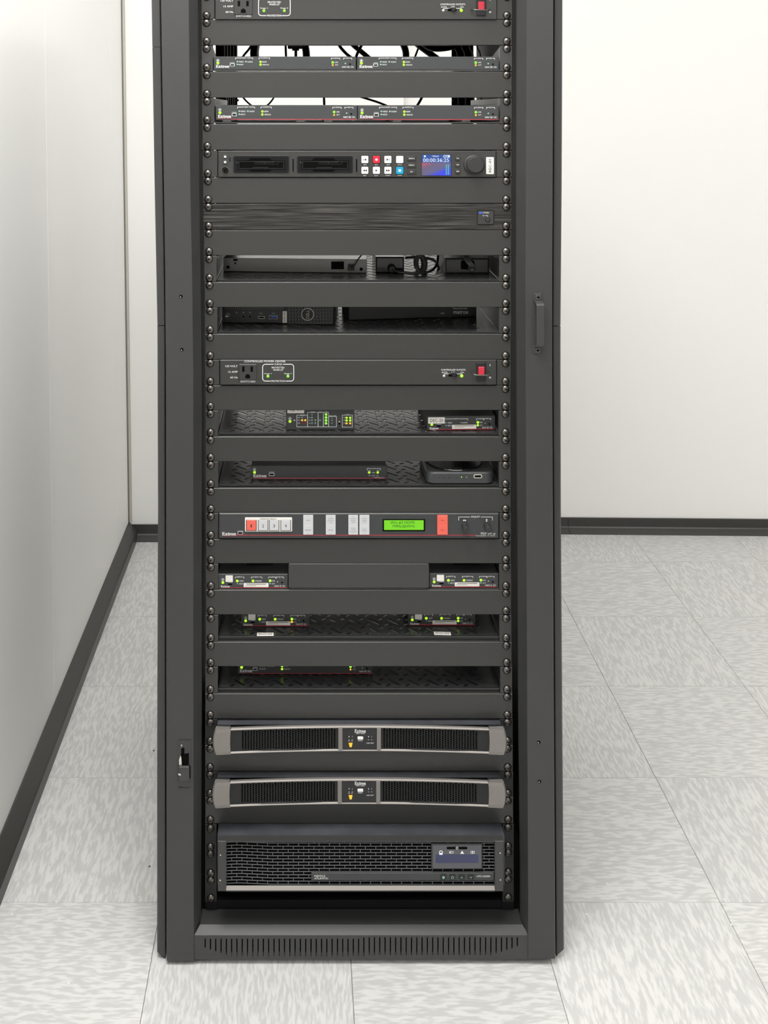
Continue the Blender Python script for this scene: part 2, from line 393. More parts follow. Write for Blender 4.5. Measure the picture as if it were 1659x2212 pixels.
# ------------------------------------------------------------------ the cabinet
YF = -.040                                  # front plane of the cabinet frame
outerL = [(-130, 325), (0, 327), (400, 333.6), (700, 339.6), (1100, 341), (1600, 339), (2060, 339)]
lineL = [(-130, 346), (0, 347.5), (400, 353.8), (700, 358), (1600, 359), (2075, 359.5)]
faceL = [(-130, 406.5), (0, 407.7), (400, 411), (600, 415), (800, 417.4), (1600, 417.5), (2000, 418.5)]
bevL = [(-130, 426), (0, 426.7), (400, 429.4), (600, 432.3), (800, 434.8), (1600, 434.8), (1900, 433.5)]
bevR = [(-130, 1117), (0, 1117), (400, 1116), (600, 1115.7), (800, 1116.5), (1560, 1121), (1920, 1124.8)]
faceR = [(-130, 1138), (0, 1138), (400, 1136), (600, 1135), (800, 1135.5), (1560, 1139), (1920, 1141)]
lineR = [(-130, 1196), (0, 1195.7), (400, 1194.3), (700, 1192.7), (1560, 1197), (2050, 1200)]
outerR = [(-130, 1216), (0, 1215.6), (400, 1214), (700, 1211.5), (1000, 1211.5), (1560, 1215.5), (2050, 1219)]
TOP = -125
ys = [TOP, 0, 200, 400, 600, 800, 1100, 1560, 1920, 2076]
CY1 = .62                                   # rear of the cabinet
cab = thing('equipment_cabinet', 'tall charcoal steel rack cabinet without a door, slotted sill at the bottom', 'cabinet', (X(777), .2, 0))
def col(py, e, y): return (X(interp(e, py), y), y, Z(py, YF))
def stile(side, fe, be, le, bot):
    rows = []
    for py in ys:
        p = min(py, bot)
        sg = 1 if side == 'l' else -1
        a = [col(p, le, YF), col(p, fe, YF), (X(interp(be, p), YF+.022), YF+.022, Z(p, YF)), (X(interp(be, p), YF+.022)+sg*.0004, YF+.027, Z(p, YF)),
             (X(interp(be, p), YF+.022)-sg*.002, YF+.027, Z(p, YF)), (X(interp(fe, p), YF), YF+.004, Z(p, YF)), (X(interp(le, p), YF), YF+.030, Z(p, YF))]
        a[0] = (a[0][0]+sg*.0012, a[0][1], a[0][2]); a.insert(0, (a[0][0]-sg*.0012, YF+.0012, a[0][2]))
        rows.append(a if side == 'l' else a[::-1])
    m = MB(); m.loft(rows[::-1]); return build('front_stile', m, 'powder', cab)
stile('l', faceL, bevL, lineL, 2077); stile('r', faceR, bevR, lineR, 2071)
# outer side panels in stacked sections, chamfered at the foot
def side(oe, le, y0, y1, foot, sg):
    rows = []; pys = [y0]+[p for p in ys if y0 < p < y1]+[y1]
    def sec(p, dx=0, io=None):
        xo = X(interp(oe, p), YF+.012)+sg*dx; xi = X(interp(le, p)-sg*2.2*-1 if False else interp(le, p)-sg*1.8*1, YF+.012)
        yf = YF+.012; z = Z(p, YF+.012)
        pts = [(xo, CY1, z), (xo, yf+.002, z), (xo+sg*.002, yf, z), (xi-sg*.001, yf, z), (xi, yf+.001, z), (xi, yf+.02, z), (xo+sg*.002, yf+.03, z), (xo+sg*.002, CY1, z)]
        return pts if sg > 0 else pts[::-1]
    for p in pys: rows.append(sec(p))
    if foot:
        wpx = abs(interp(le, y1)-interp(oe, y1))/S(YF)-.003
        rows.append(sec(y1+13, wpx))
    m = MB(); m.loft(rows[::-1]); return build('side_panel', m, 'powder', cab)
side(outerL, lineL, TOP, 101, False, 1); side(outerL, lineL, 101.8, 702.5, False, 1); side(outerL, lineL, 704.3, 2058, True, 1)
side(outerR, lineR, TOP, 703.3, False, -1); side(outerR, lineR, 705.2, 2052, True, -1)
# inside: liners, top, bottom, rear frame
m = MB(); xl, xr = X(362, YF), X(1192, YF)
m.box(xl, xl+.002, -.005, CY1, .03, Z(TOP)); m.box(xr-.002, xr, -.005, CY1, .03, Z(TOP))
build('inner_liner', m, 'inside', cab)
m = MB(); m.box(xl, xr, YF+.002, CY1, Z(TOP, YF), Z(TOP, YF)+.004); build('top_plate', m, 'powder', cab)
m = MB(); m.box(xl, xr, -.012, CY1, .02, .026); build('bottom_plate', m, 'inside', cab)
for px in (362, 1192):
    sg = 1 if px < 600 else -1
    for yy in (.05, .5):
        m = MB(); m.box(X(px, YF)+sg*.01-.015, X(px, YF)+sg*.01+.015+sg*.01, yy, yy+.03, .0005, .02); build('foot', m, 'inside', cab)
# sill: slotted front, bevel, ledge
zs0, zs1 = Z(2074, YF), Z(2022, YF); holes = []
nsl = 60
for i in range(nsl):
    px = 443+i*(1118-443)/(nsl-1); k = min(i, nsl-1-i); bot = [2049.5, 2053.5, 2057, 2061, 2064.5][k] if k < 5 else 2068
    if i > 30: bot -= 1
    x = X(px, YF); w_ = 1.25/S(YF); zt, zb = Z(2029.5 if i < 30 else 2026.5, YF), Z(bot-(2 if i > 30 else 0), YF)
    holes.append([(x-w_, zb), (x-w_, zt), (x+w_, zt), (x+w_, zb)])
v, f = holed([(X(419.5, YF), zs0), (X(1142, YF), zs0), (X(1142, YF), zs1), (X(419.5, YF), zs1)], holes, .0015)
m = MB(); m.add([(a, YF+.0022+c, b) for a, b, c in v], f)
ya = YF+.0015; yb2 = YF+.014; zb1 = Z(1997, yb2)
m.add([(X(419.5, YF), ya, zs1), (X(1142, YF), ya, zs1), (X(1128.5, yb2), yb2, zb1), (X(432, yb2), yb2, zb1),
       (X(1128, yb2), yb2+.03, zb1), (X(432.5, yb2), yb2+.03, zb1), (X(432.5, yb2), yb2+.03, .03), (X(1128, yb2), yb2+.03, .03)],
      [(0, 1, 2, 3), (3, 2, 4, 5), (5, 4, 7, 6)])
build('sill', m, 'powder', cab)
m = MB(); m.box(X(421, YF), X(1140, YF), YF+.012, YF+.014, zs0+.003, zs1-.004); build('sill_backing', m, 'recess', cab)
# mounting rails, front and rear
U = [-70, -14, 42, 98, 154.5, 211.5, 268, 324.5, 383.5, 439.5, 497, 552, 609, 664, 721, 777, 832.5, 886.5, 943, 997, 1054, 1108, 1164.5, 1217.5, 1274, 1328, 1386.5, 1440, 1498, 1553, 1609.5, 1666, 1722, 1779]
sLt = [(-60, 446), (100, 446), (300, 447.5), (500, 450.6), (700, 453.6), (1100, 455.4), (1330, 455.4), (1540, 454), (1700, 453.6), (1940, 455.5)]
sRt = [(-60, 1095), (100, 1095), (400, 1094), (700, 1092.6), (900, 1091.8), (1150, 1092.6), (1350, 1093.5), (1540, 1096), (1760, 1097.5), (1940, 1098)]
for tab, sg in ((sLt, 1), (sRt, -1)):
    m = MB(); rows = []
    for py in [-90, 100, 300, 500, 700, 900, 1150, 1350, 1540, 1760, 1965]:
        xc = X(interp(tab, py)); z = Z(py)
        a = [(xc-sg*.008, .001, z), (xc+sg*.010, .001, z), (xc+sg*.010, .003, z), (xc-sg*.006, .003, z), (xc-sg*.006, .05, z), (xc-sg*.008, .05, z)]
        rows.append(a if sg > 0 else a[::-1])
    m.loft(rows[::-1]); build('mounting_rail', m, 'inside', cab)
    m = MB(); xe = X(466) if sg > 0 else X(1081)
    yr = .52; m.box(min(xe, xe-sg*.045), max(xe, xe-sg*.045), yr, yr+.002, .03, Z(-90)); m.box(min(xe-sg*.043, xe-sg*.045), max(xe-sg*.043, xe-sg*.045), yr, yr+.04, .03, Z(-90))
    build('rear_rail', m, 'inside', cab)
m = MB()
for sg, px in ((1, 513.5), (-1, 978.5)):
    m.disc(px, 216.5, 2.6, .5185, .0012, n=12)
build('rail_hole', m, 'white', cab)
m = MB(); m.box(xl, xr, .5, CY1, .03, .06); build('rear_sill', m, 'inside', cab)

# screw meshes shared by every unit
def cross(m, cx, cz, y, r, w_, rot, mi):
    for k in range(2):
        t = rot+k*math.pi/2; c, s_ = math.cos(t), math.sin(t)
        m.add([(cx+a*c-b*s_, y, cz+a*s_+b*c) for a, b in ((-r, -w_), (r, -w_), (r, w_), (-r, w_))], [(0, 1, 2, 3)], mi)
        m.add([(cx+a*c-b*s_, y-.00005, cz+a*s_+b*c) for a, b in ((-w_*1.3, -w_*1.3), (w_*1.3, -w_*1.3), (w_*1.3, w_*1.3), (-w_*1.3, w_*1.3))], [(0, 1, 2, 3)], mi)
def dome_mesh(rot):
    m = MB(); R = .0057; h = .0036
    prof = [(R*math.sin(a), -h*math.cos(a)) for a in [math.radians(x) for x in (14, 28, 45, 62, 78, 90)]]
    m.lathe(0, 0, prof, 18)
    m.lathe(0, 0, [(.0063, -.0003), (.0063, 0)], 18, 1)
    cross(m, 0, 0, -h-.00002, .0021, .00045, rot, 1)
    me = bpy.data.meshes.new('screw'); me.from_pydata(m.v, [], m.f); me.materials.append(M['screw']); me.materials.append(M['recess'])
    me.polygons.foreach_set('material_index', m.m); me.polygons.foreach_set('use_smooth', m.sm); me.update(); return me
SM = [dome_mesh(r) for r in (.1, .5, .9, 1.3)]
def screw(parent, px, py, yf=-.003):
    return link(bpy.data.objects.new('screw', random.choice(SM)), parent, (X(px, yf), yf, Z(py, yf)))
def screws(parent, y0, y1, yf=-.003):
    for py in (y0+7.5, y1-8.8):
        screw(parent, interp(sLt, py), py, yf); screw(parent, interp(sRt, py), py, yf)
ledm = {}
def led(parent, px, py, r, col, yf=-.003, T=None):
    if T: px = px*T[0]+T[1]; py = py*T[2]+T[3]
    key = (col, r)
    if key not in ledm:
        m = MB(); R = r/1387
        m.lathe(0, 0, [(R*.35, -R*.55), (R*.75, -R*.4), (R, 0)], 10)
        me = bpy.data.meshes.new('led'); me.from_pydata(m.v, [], m.f); me.materials.append(M[col])
        me.polygons.foreach_set('use_smooth', m.sm); me.update(); ledm[key] = me
    return link(bpy.data.objects.new('led', ledm[key]), parent, (X(px, yf), yf, Z(py, yf)))
def sun(m, px, py, yf, r=2.0):
    m.ring(px, py, r, r*.55, yf, n=10)
    for k in range(8):
        t = k*math.pi/4; c, s_ = math.cos(t), math.sin(t); a, b, w_ = r*1.35, r*1.95, .35
        m.quad([(px+a*c-w_*s_, py+a*s_+w_*c), (px+b*c-w_*s_, py+b*s_+w_*c), (px+b*c+w_*s_, py+b*s_-w_*c), (px+a*c+w_*s_, py+a*s_-w_*c)], yf)

PF = -.003
def ends(y0, y1):
    ym = (y0+y1)/2; return interp(sLt, ym)-11, interp(sRt, ym)+11.5
# ---- blank panels
def blank(y0, y1, label):
    a, b = ends(y0, y1)
    t = thing('blank_panel', label, 'panel', (X(777), 0, Z(y1)), 'blank rack panels')
    m = MB(); m.pp(a, y0+.4, b, y1-.4, PF, .003, c=.0007, mi=0)
    zt, zb = Z(y0+.5, PF), Z(y1-.5, PF); x0, x1 = X(470), X(1078)
    m.box(x0, x1, 0, .016, zt-.0012, zt); m.box(x0, x1, 0, .016, zb, zb+.0012)
    build('plate', m, 'panel', t); screws(t, y0, y1); return t
m = MB(); a_, b_ = ends(U[0], U[1]); m.pp(a_, TOP+4, b_, U[1]+.2, PF, .003, c=.0007); m.box(X(470), X(1078), 0, .016, Z(U[1]), Z(U[1])+.0012); build('header_plate', m, 'panel', cab)
BL_ = [(2, 'blank panel directly below the topmost power conditioner'), (4, 'blank panel between the two pairs of slim receivers'),
       (6, 'blank panel directly above the recorder with the timecode screen'), (8, 'blank panel between the recorder and the brushed black unit'),
       (10, 'blank panel directly below the brushed black unit'), (12, 'blank panel between the power brick shelf and the small computer shelf'),
       (14, 'blank panel between the small computer shelf and the full power conditioner'), (16, 'blank panel directly below the full power conditioner with the red rocker'),
       (18, 'blank panel below the control processor with many coloured lights'), (20, 'blank panel directly above the unit with the green display'),
       (22, 'blank panel directly below the unit with the green display'), (24, 'blank panel below the shelf with the wide plain filler plate'),
       (26, 'blank panel below the shelf labelled ENC-03 and ENC-04'), (28, 'blank panel directly above the upper silver framed amplifier'),
       (30, 'blank panel between the two silver framed amplifiers'), (32, 'blank panel between the lower amplifier and the battery backup unit')]
for i, l in BL_: blank(U[i], U[i+1], 'black '+l)

def ears(t, y0, y1, xl_, xr_, matn='panel', rnd=0, back=False):
    a, b = ends(y0, y1)
    if back:
        m = MB(); m.box(X(a+3), X(xl_+8), .0002, .0009, Z(y1-.6), Z(y0+.6)); build('ear_backing', m, 'inside', t)
        m = MB(); m.box(X(xr_-8), X(b-3), .0002, .0009, Z(y1-.6), Z(y0+.6)); build('ear_backing', m, 'inside', t)
    m = MB(); m.pp(a, y0+.8, xl_, y1-.8, PF, .003, r=rnd, c=.0004); build('ear', m, matn, t)
    m = MB(); m.pp(xr_, y0+.8, b, y1-.8, PF, .003, r=rnd, c=.0004); build('ear', m, matn, t)

# ---- power conditioners
def power(y0, y1, label, T):
    t = thing('power_conditioner', label, 'power strip', (X(777), 0, Z(y1)), 'power conditioners')
    ears(t, y0, y1, 476*T[0]+T[1]-2, 1073, back=True)
    m = MB(T); m.pp(475.3, 777.8, 1072.3, 831.3, -.006, .012, c=.0006)
    m.box(X(478), X(1070), .006, .25, Z(y1-.5), Z(y0+.5)); build('chassis', m, 'panel', t)
    yf = -.006; yp = yf-.0003
    m = MB(T)
    m.text('CONTROLLED POWER CENTER', 528, 778.8, 617, 782.6, yp); m.text('120 VOLT', 487, 789, 513.5, 793, yp)
    m.text('15 AMP', 493, 801.3, 513.5, 805.3, yp); m.text('60 Hz', 497.5, 813.3, 513.5, 817.3, yp); m.text('SWITCHED', 519.5, 822, 552, 826.2, yp)
    m.text('SURGE', 593, 785, 609, 788.6, yp); m.text('PROTECTION', 586, 821.2, 616, 825, yp)
    m.text('PROTECTED', 587, 792.3, 614.5, 796, yp); m.text('WHEN LIT', 590, 797.4, 612, 801, yp)
    m.text('Stage 1', 571, 805.6, 586.5, 809, yp); m.text('Stage 2', 614, 805.6, 630, 809, yp)
    # rounded outline with gaps for its captions
    pts = []
    def arc(cx, cy, a0, a1): return [(cx+6*math.cos(math.radians(a)), cy+6*math.sin(math.radians(a))) for a in range(a0, a1+1, 15)]
    pl = [(591, 786.8)]+list(reversed(arc(573.3, 792.8, 180, 270)))+list(reversed(arc(573.3, 817.2, 90, 180)))+[(584.5, 823.2)]
    pr = [(611, 786.8)]+arc(628.5, 792.8, 270, 360)+arc(628.5, 817.2, 0, 90)+[(617.5, 823.2)]
    for pp_ in (pl, pr):
        for (a, b), (c, d) in zip(pp_, pp_[1:]):
            L_ = math.hypot(c-a, d-b) or 1; nx, ny = -(d-b)/L_*.7, (c-a)/L_*.7
            m.quad([(a+nx, b+ny), (c+nx, d+ny), (c-nx, d-ny), (a-nx, b-ny)], yp)
    m.text('CONTROLLED OUTLETS', 953, 797, 1005.5, 800.6, yp); m.text('AUTO', 954, 803, 966.5, 806, yp); m.text('OFF', 975, 803, 983.5, 806, yp); m.text('ON', 995, 803, 1002, 806, yp)
    m.rect(959, 807, 974, 807.9, yp); m.rect(985, 807, 998, 807.9, yp); m.rect(1057.9, 786.7, 1059, 791, yp); m.ring(1058.6, 815.6, 2.2, 1.2, yp, n=12)
    build('lettering', m, 'white', t)
    m = MB(T); m.pp(515.8, 787, 554.3, 820.8, yf-.002, .003, r=1.5, c=.0005); o = build('outlet', m, 'panel', t)
    m = MB(T); y2 = yf-.0023
    m.rect(523, 791.5, 528.3, 803, y2); m.rect(541.2, 791.5, 546.5, 803, y2)
    n = 8; m.quad([(529.7, 817.3), (540.2, 817.3)]+[(535+5.3*math.cos(math.pi*i/n), 813.5-5.5*math.sin(math.pi*i/n)) for i in range(n+1)], y2)
    build('socket_hole', m, 'recess', o)
    led(t, 578.7, 812.6, 3.1, 'green', yf, T); led(t, 622, 812.6, 3.1, 'green', yf, T); led(t, 959.3, 812.2, 3.1, 'pale', yf, T); led(t, 997.3, 812, 3.6, 'lime', yf, T)
    m = MB(T); m.pp(969, 807.5, 987, 813.6, yf-.0006, .001, mi=1); m.pp(977, 805.5, 985.5, 813, yf-.004, .004, c=.0004); build('slide_switch', m, ['black', 'recess'], t)
    m = MB(T); m.pp(1029, 783.5, 1049.7, 823.2, yf-.0025, .003, r=2, c=.0006); o = build('rocker_bezel', m, 'black', t)
    m = MB(T); m.pp(1033.8, 792.8, 1046.6, 811, yf-.0045, .003, r=.6, c=.0008); build('rocker', m, 'rocker', t)
    m = MB(T); Xa = lambda p: X(p*T[0]+T[1], yf-.016); Za = lambda p: Z(p*T[2]+T[3], yf-.016)
    m.tube([(Xa(1023), yf, Za(808)), (Xa(1022.6), yf-.008, Za(809)), (Xa(1026), yf-.014, Za(810.5)), (Xa(1040), yf-.015, Za(811)), (Xa(1056), yf-.014, Za(811)), (Xa(1060), yf-.008, Za(809)), (Xa(1059.6), yf, Za(808))], .0011, 8)
    build('switch_guard', m, 'screw', t)
    screws(t, y0, y1)
power(U[1], U[2], 'topmost black power conditioner with outlet and red rocker, cut by the top edge', (1.0185, -19.3, 1.0, -789.5))
power(U[15], U[16], 'black power conditioner with outlet and lit red rocker, fully in view mid rack', (1, 0, 1, 0))

# ---- slim receivers and shelves
SW = X(1077)-X(470)
def slot(cx, cy, L_, w_, ang, cut=.3):
    c, s_ = math.cos(ang), math.sin(ang); h = L_/2; q = w_/2
    return [(cx+a*c-b*s_, cy+a*s_+b*c) for a, b in ((-h, 0), (-h+q, -q), (h-q, -q), (h, 0), (h-q, q), (-h+q, q))]
def shelf_mesh(depth):
    hs = []; x = .031
    while x < SW-.022:
        y = .017
        while y < depth-.015:
            hs.append(slot(x, y, .0255, .0042, math.radians(-44)))
            if x+.0105 < SW-.008: hs.append(slot(x+.0118, y+.0085, .0105, .0042, math.radians(38)))
            hs.append(slot(x-.0100, y-.0078, .0105, .0042, math.radians(38)))
            y += .0275
        x += .0305
    v, f = holed([(0, 0), (SW, 0), (SW, depth), (0, depth)], hs, .0012)
    me = bpy.data.meshes.new('tray_floor'); me.from_pydata([(a, b, c-.0006) for a, b, c in v], [], f); me.materials.append(M['shelf']); me.update(); return me
SHM = shelf_mesh(.30)
def shelf(y0, y1, fpy, label, flange=None, ear='panel', lipm='shelf', inset=27, lipy=.003):
    t = thing('rack_shelf', label, 'shelf', (X(777), 0, Z(y1)), 'rack shelves')
    mid = (y0+y1)/2; a, b = ends(y0, y1); xl_, xr_ = a+inset, b-26
    ears(t, y0, y1, xl_, xr_, ear)
    k = (X(xr_)-X(xl_)-.002)/SW
    o = bpy.data.objects.new('tray_floor', SHM); link(o, t, (X(xl_)+.001, .0005, Z(fpy))); o.scale.x = k
    m = MB(); m.box(X(xl_)+.001, X(xr_)-.001, lipy, lipy+.0015, Z(y1-1.2), Z(fpy)); build('front_lip', m, lipm, t)
    z0, z1 = Z(fpy)-.001, Z(y0+1)
    for xx, sg in ((X(xl_)-.0005, 1), (X(xr_)+.0005, -1)):
        m = MB(); x0, x1 = sorted((xx, xx-sg*.0012))
        pr = {'steep': [(0, z0), (.28, z0), (.28, z0+.006), (.12, z1-.024), (0, z1)], 'full': [(0, z0), (.28, z0), (.28, z1-.004), (0, z1)]}.get(flange, [(0, z0), (.29, z0), (.29, z0+.007), (.02, z1-.004), (0, z1)])
        m.loft([[(x0, p, q) for p, q in pr], [(x1, p, q) for p, q in pr]]); build('side_flange', m, 'galv' if flange else 'shelf', t)
    screws(t, y0, y1); return t

def decoder(label, T, yf, depth=.16, full=False, tall=27.5, stripe=True, deco=True):
    """slim receiver drawn on the template of the upper left one; T maps template pixels to its own place"""
    tx = lambda p: p*T[0]+T[1]; ty = lambda p: p*T[2]+T[3]
    t = thing('slim_receiver', label, 'receiver', (X(tx(615), yf), yf+depth/2, Z(ty(153), yf)), 'slim receivers with network lights')
    m = MB(T); m.pp(461.5, 122, 768.8, 153, yf, .004, c=.0004)
    x0, x1 = X(tx(463), yf), X(tx(767.5), yf); m.box(x0, x1, yf+.004, yf+depth, Z(ty(152.4), yf), Z(ty(122.8), yf), 1)
    build('case', m, ['device', 'device_top'], t)
    y = yf-.0003; m = MB(T)
    sun(m, 470.6, 131.3, y); m.logo(466.2, 142.1, 495.1, 148.9, y); m.text('CONFIG', 496.4, 136.2, 506.8, 138.4, y)
    m.bracket(508.3, 546.5, 125, 3.5, y, (521.5, 534)); m.text('NAV', 522.8, 124, 532.6, 126.7, y)
    m.text('VIDEO', 515.5, 133.3, 526.3, 136.2, y); m.text('HDCP', 515.5, 139.9, 525.7, 142.8, y); m.text('AUDIO', 534.4, 133.3, 545.9, 136.2, y)
    m.bracket(559.1, 582.8, 125, 3.5, y, (563, 578.5)); m.text('AUDIO', 564, 124, 577.8, 126.7, y)
    m.text('HDMI', 566.5, 133.5, 575.6, 136.4, y); m.text('ANALOG', 567, 140.2, 581, 143.1, y)
    m.bracket(715.1, 734.7, 125.6, 3.5, y, (719.5, 730.5)); m.text('LAN', 720.6, 124.6, 729.6, 127.3, y)
    m.text('LINK', 723.8, 134.5, 730.8, 137.2, y); m.text('ACT', 723.8, 140.7, 730.8, 143.4, y)
    m.bracket(741.6, 760.3, 125.6, 3.5, y, (747.5, 754.5)); m.text('ID', 748.8, 124.6, 753.5, 127.3, y); m.text('NAV SD 101', 739, 145.3, 763.5, 149, y)
    build('lettering', m, 'white', t)
    m = MB(T); m.frame(496.6, 139.4, 506.8, 145, y, .8, mi=1); m.quad([(498, 144), (505.4, 144), (506, 140.6), (497.4, 140.6)], y-.0001, 0); m.disc(756, 140.4, 2.0, y, .0003, 0)
    build('port', m, ['recess', 'white'], t)
    if stripe:
        m = MB(T); m.rect(495, 151.2, 768, 152.6, y); m.rect(466, 149.6, 495, 150.4, y); build('red_stripe', m, 'red', t)
    for px, py, r, c in ((470.6, 137.7, 3.3, 'lime'), (512.7, 134.8, 1.9, 'dim'), (512.7, 141.3, 1.9, 'dim'), (531.3, 134.8, 1.9, 'dim'), (562.8, 135, 2.7, 'lime'), (562.8, 141.7, 2.7, 'lime'),
                         (718.8, 136.3, 2.9, 'green'), (718.8, 142.6, 2.1, 'amber'), (746, 138.9, 1.7, 'dim')):
        led(t, px, py, r, c, yf, T)
    return t
sh = shelf(U[3], U[4], 150.5, 'rack shelf holding the upper pair of slim receivers, near the top', 'steep', 'powder', 'powder', 24.5, -.001)
sh = shelf(U[5], U[6], 263.5, 'rack shelf holding the second pair of slim receivers, cables beneath them', 'full', lipy=-.001)
decoder('slim grey receiver at left on the topmost shelf', (1, 0, .9, 12.3), -.0012, stripe=False, deco=0)
k2 = 306/307.3
decoder('slim grey receiver at right on the topmost shelf', (k2, 771.5-461.5*k2, .9, 12.6), -.0012, stripe=False)
k3 = 305.5/307.3
decoder('slim grey receiver with red stripe at left on the second shelf', (k3, 466-461.5*k3, 1, 105.8), -.0012)
k4 = 304.5/307.3
decoder('slim grey receiver with red stripe at right on the second shelf', (k4, 773-461.5*k4, 1, 106.2), -.0012)
# sheet supports under the second pair
for px in (480, 640, 700, 850, 1000):
    m = MB(); z = Z(258.8); m.box(X(px), X(px+18), .01, .15, Z(263.3), z); build('spacer_strip', m, 'galv', sh)
# cables behind the upper openings
cables = [
 ('thin black cable slanting down left behind the topmost shelf opening', .0022, .35, [(548, 90), (538, 106), (524, 124), (515, 150)]),
 ('thick black cable loop behind the left of the topmost shelf opening', .0075, .33, [(560, 80), (551, 98), (549, 122), (556, 150)]),
 ('second thick black cable beside the loop behind the topmost shelf', .0040, .36, [(566, 80), (557, 98), (555, 122), (562, 150)]),
 ('thin straight black cable left of the hanging plug', .0022, .36, [(616, 80), (617, 100), (618, 125), (619, 150)]),
 ('thick black cable right of the hanging plug', .0070, .33, [(652, 80), (659, 98), (662, 122), (660, 150)]),
 ('thin dark cable curving at the centre behind the topmost shelf', .0030, .35, [(728, 85), (734, 100), (748, 116), (762, 128), (775, 150)]),
 ('thick cable bundle crossing at the centre of the topmost opening', .0050, .37, [(752, 85), (765, 99), (782, 113), (800, 128), (820, 145)]),
 ('short black cable leaning left at the centre of the topmost opening', .0028, .32, [(786, 85), (781, 98), (771, 118), (762, 150)]),
 ('thick black cable hanging right of centre in the topmost opening', .0065, .34, [(862, 80), (872, 98), (877, 118), (874, 150)]),
 ('thin black cable leaning left beside the thick hanging one', .0020, .36, [(910, 85), (904, 103), (897, 122), (888, 150)]),
 ('thick black cable slanting down right behind the topmost opening', .0065, .35, [(890, 85), (908, 100), (932, 118), (955, 135)]),
 ('thick black cable sagging across the right of the topmost opening', .0062, .33, [(912, 92), (925, 101), (945, 105), (975, 101), (1000, 88)]),
 ('thin black loop of cable at left behind the second opening', .0018, .36, [(520, 200), (528, 214), (545, 229), (562, 234), (578, 227), (590, 213), (596, 198)]),
 ('thin black cable standing behind the middle of the second opening', .0024, .40, [(699, 195), (700, 215), (701, 240)]),
 ('thin black cable sloping down right behind the second opening', .0022, .38, [(765, 205), (795, 214), (822, 223), (850, 235)]),
 ('thin black cable leaning left behind the right of the second opening', .0026, .38, [(918, 195), (909, 215), (897, 235)])]
for lab, r, y, pts in cables:
    m = MB(); m.tube([(X(a, y+.01*i), y+.01*i, Z(b, y+.01*i)) for i, (a, b) in enumerate(pts)], r, 8)
    o = build('cable', m, 'cable', None, (X(pts[1][0], y), y, Z(pts[1][1], y))); tag(o, lab, 'cable', 'cables behind the upper shelves')
for k, (px, r, mt) in enumerate(((481, .0035, 'cable'), (488, .003, 'cablegrey'), (494, .0032, 'cable'), (501, .003, 'cable'), (508, .0026, 'cablegrey'))):
    m = MB(); y = .40+.01*k; m.tube([(X(px-6, y), y, Z(-60, y)), (X(px, y), y, Z(60, y)), (X(px+1, y), y, Z(130, y)), (X(px+5-2*k, y), y, Z(240, y)), (X(px+6, y), y, Z(420, y))], r, 8)
    o = build('cable', m, mt, None, (X(px, y), y, Z(60, y)))
    tag(o, ['leftmost black cable', 'second grey cable', 'middle black cable', 'fourth black cable', 'rightmost grey cable'][k]+' of the vertical bundle at the left rear rail', 'cable', 'vertical cables at left rear rail')
for k, px in enumerate((985, 1001, 1018, 1034)):
    m = MB(); y = .42; m.tube([(X(px-14, y), y, Z(20, y)), (X(px-4, y), y, Z(98, y)), (X(px+4, y), y, Z(125, y)), (X(px+6, y), y, Z(240, y))], .0016, 8)
    o = build('cable', m, 'cablegrey', None, (X(px, y), y, Z(60, y)))
    tag(o, ['leftmost', 'second', 'third', 'rightmost'][k]+' thin grey cable over the dark right rear rail', 'cable', 'thin cables at right rear rail')
m = MB(); y = .34
m.pp(621.5, 88, 656, 105, y, .02, r=2, c=.001); m.pp(631, 105, 646, 109, y+.003, .014, c=.001); m.pp(636, 109, 642, 150, y+.006, .006)
o = build('hanging_plug', m, 'cable', None, (X(638, y), y, Z(98, y))); tag(o, 'black plug hanging upside down behind the topmost shelf', 'plug')

# ---- recorder
y0, y1 = U[7], U[8]
t = thing('video_recorder', 'rack recorder with two drive bays, white buttons and blue timecode screen', 'recorder', (X(777), 0, Z(y1)))
ears(t, y0, y1, 470, 1072, 'panel', 3, True)
m = MB(); m.pp(471, y0+1.5, 1071.5, y1-1, -.005, .01, c=.0006)
m.box(X(475), X(1068), .005, .25, Z(y1-.6), Z(y0+.6)); build('chassis', m, 'panel', t); yf = -.005; yp = yf-.0004
for x0 in (503.6, 641.2):
    m = MB(); m.pp(x0, 336, x0+121.6, 374.4, yf-.0006, .002, r=4, c=.0004); o = build('drive_bay', m, 'black', t)
    m = MB(); q = yp-.0006; m.pp(x0+2.2, 338, x0+119.4, 372.3, q, .001, r=3, mi=0)
    m.quad([(x0+10, 366), (x0+10, 346.5), (x0+32, 346.5), (x0+38, 341.5), (x0+78, 341.5), (x0+84, 346.5), (x0+112, 346.5), (x0+112, 366), (x0+84, 366), (x0+78, 371), (x0+38, 371), (x0+32, 366)][::-1], q-.0003, 1)
    m.frame(x0+12, 348.5, x0+110, 364.5, q-.0005, .9, 1, mi=2)
    m.rect(x0+6, 349.5, x0+11, 352, q-.0006, 2)
    for k in range(12): m.rect(x0+50+k*3.4, 349.8, x0+51.5+k*3.4, 352, q-.0007, 2)
    m.frame(x0+46, 349, x0+68, 355, q-.0006, .6, 2, mi=2); m.frame(x0+68, 349, x0+98, 355, q-.0006, .6, 2, mi=2); m.rect(x0+42, 361, x0+76, 361.9, q-.0007, 2)
    build('bay_opening', m, ['inside', 'recess', 'device_top'], o)  # flat plates: the shade of the bay's depth is put into near-black
for x0 in (630.8, 767.8):
    m = MB(); m.pp(x0, 340.5, x0+4.8, 373, yf-.0006, .002, r=2, c=.0002, mi=1); m.pp(x0+1.2, 343, x0+3.6, 371, yp-.0008, .001, r=1, mi=0); m.ring(x0+2.4, 336, 2.6, 1.7, yp, 1, 12, .6)
    build('bay_slot', m, ['recess', 'device'], t)
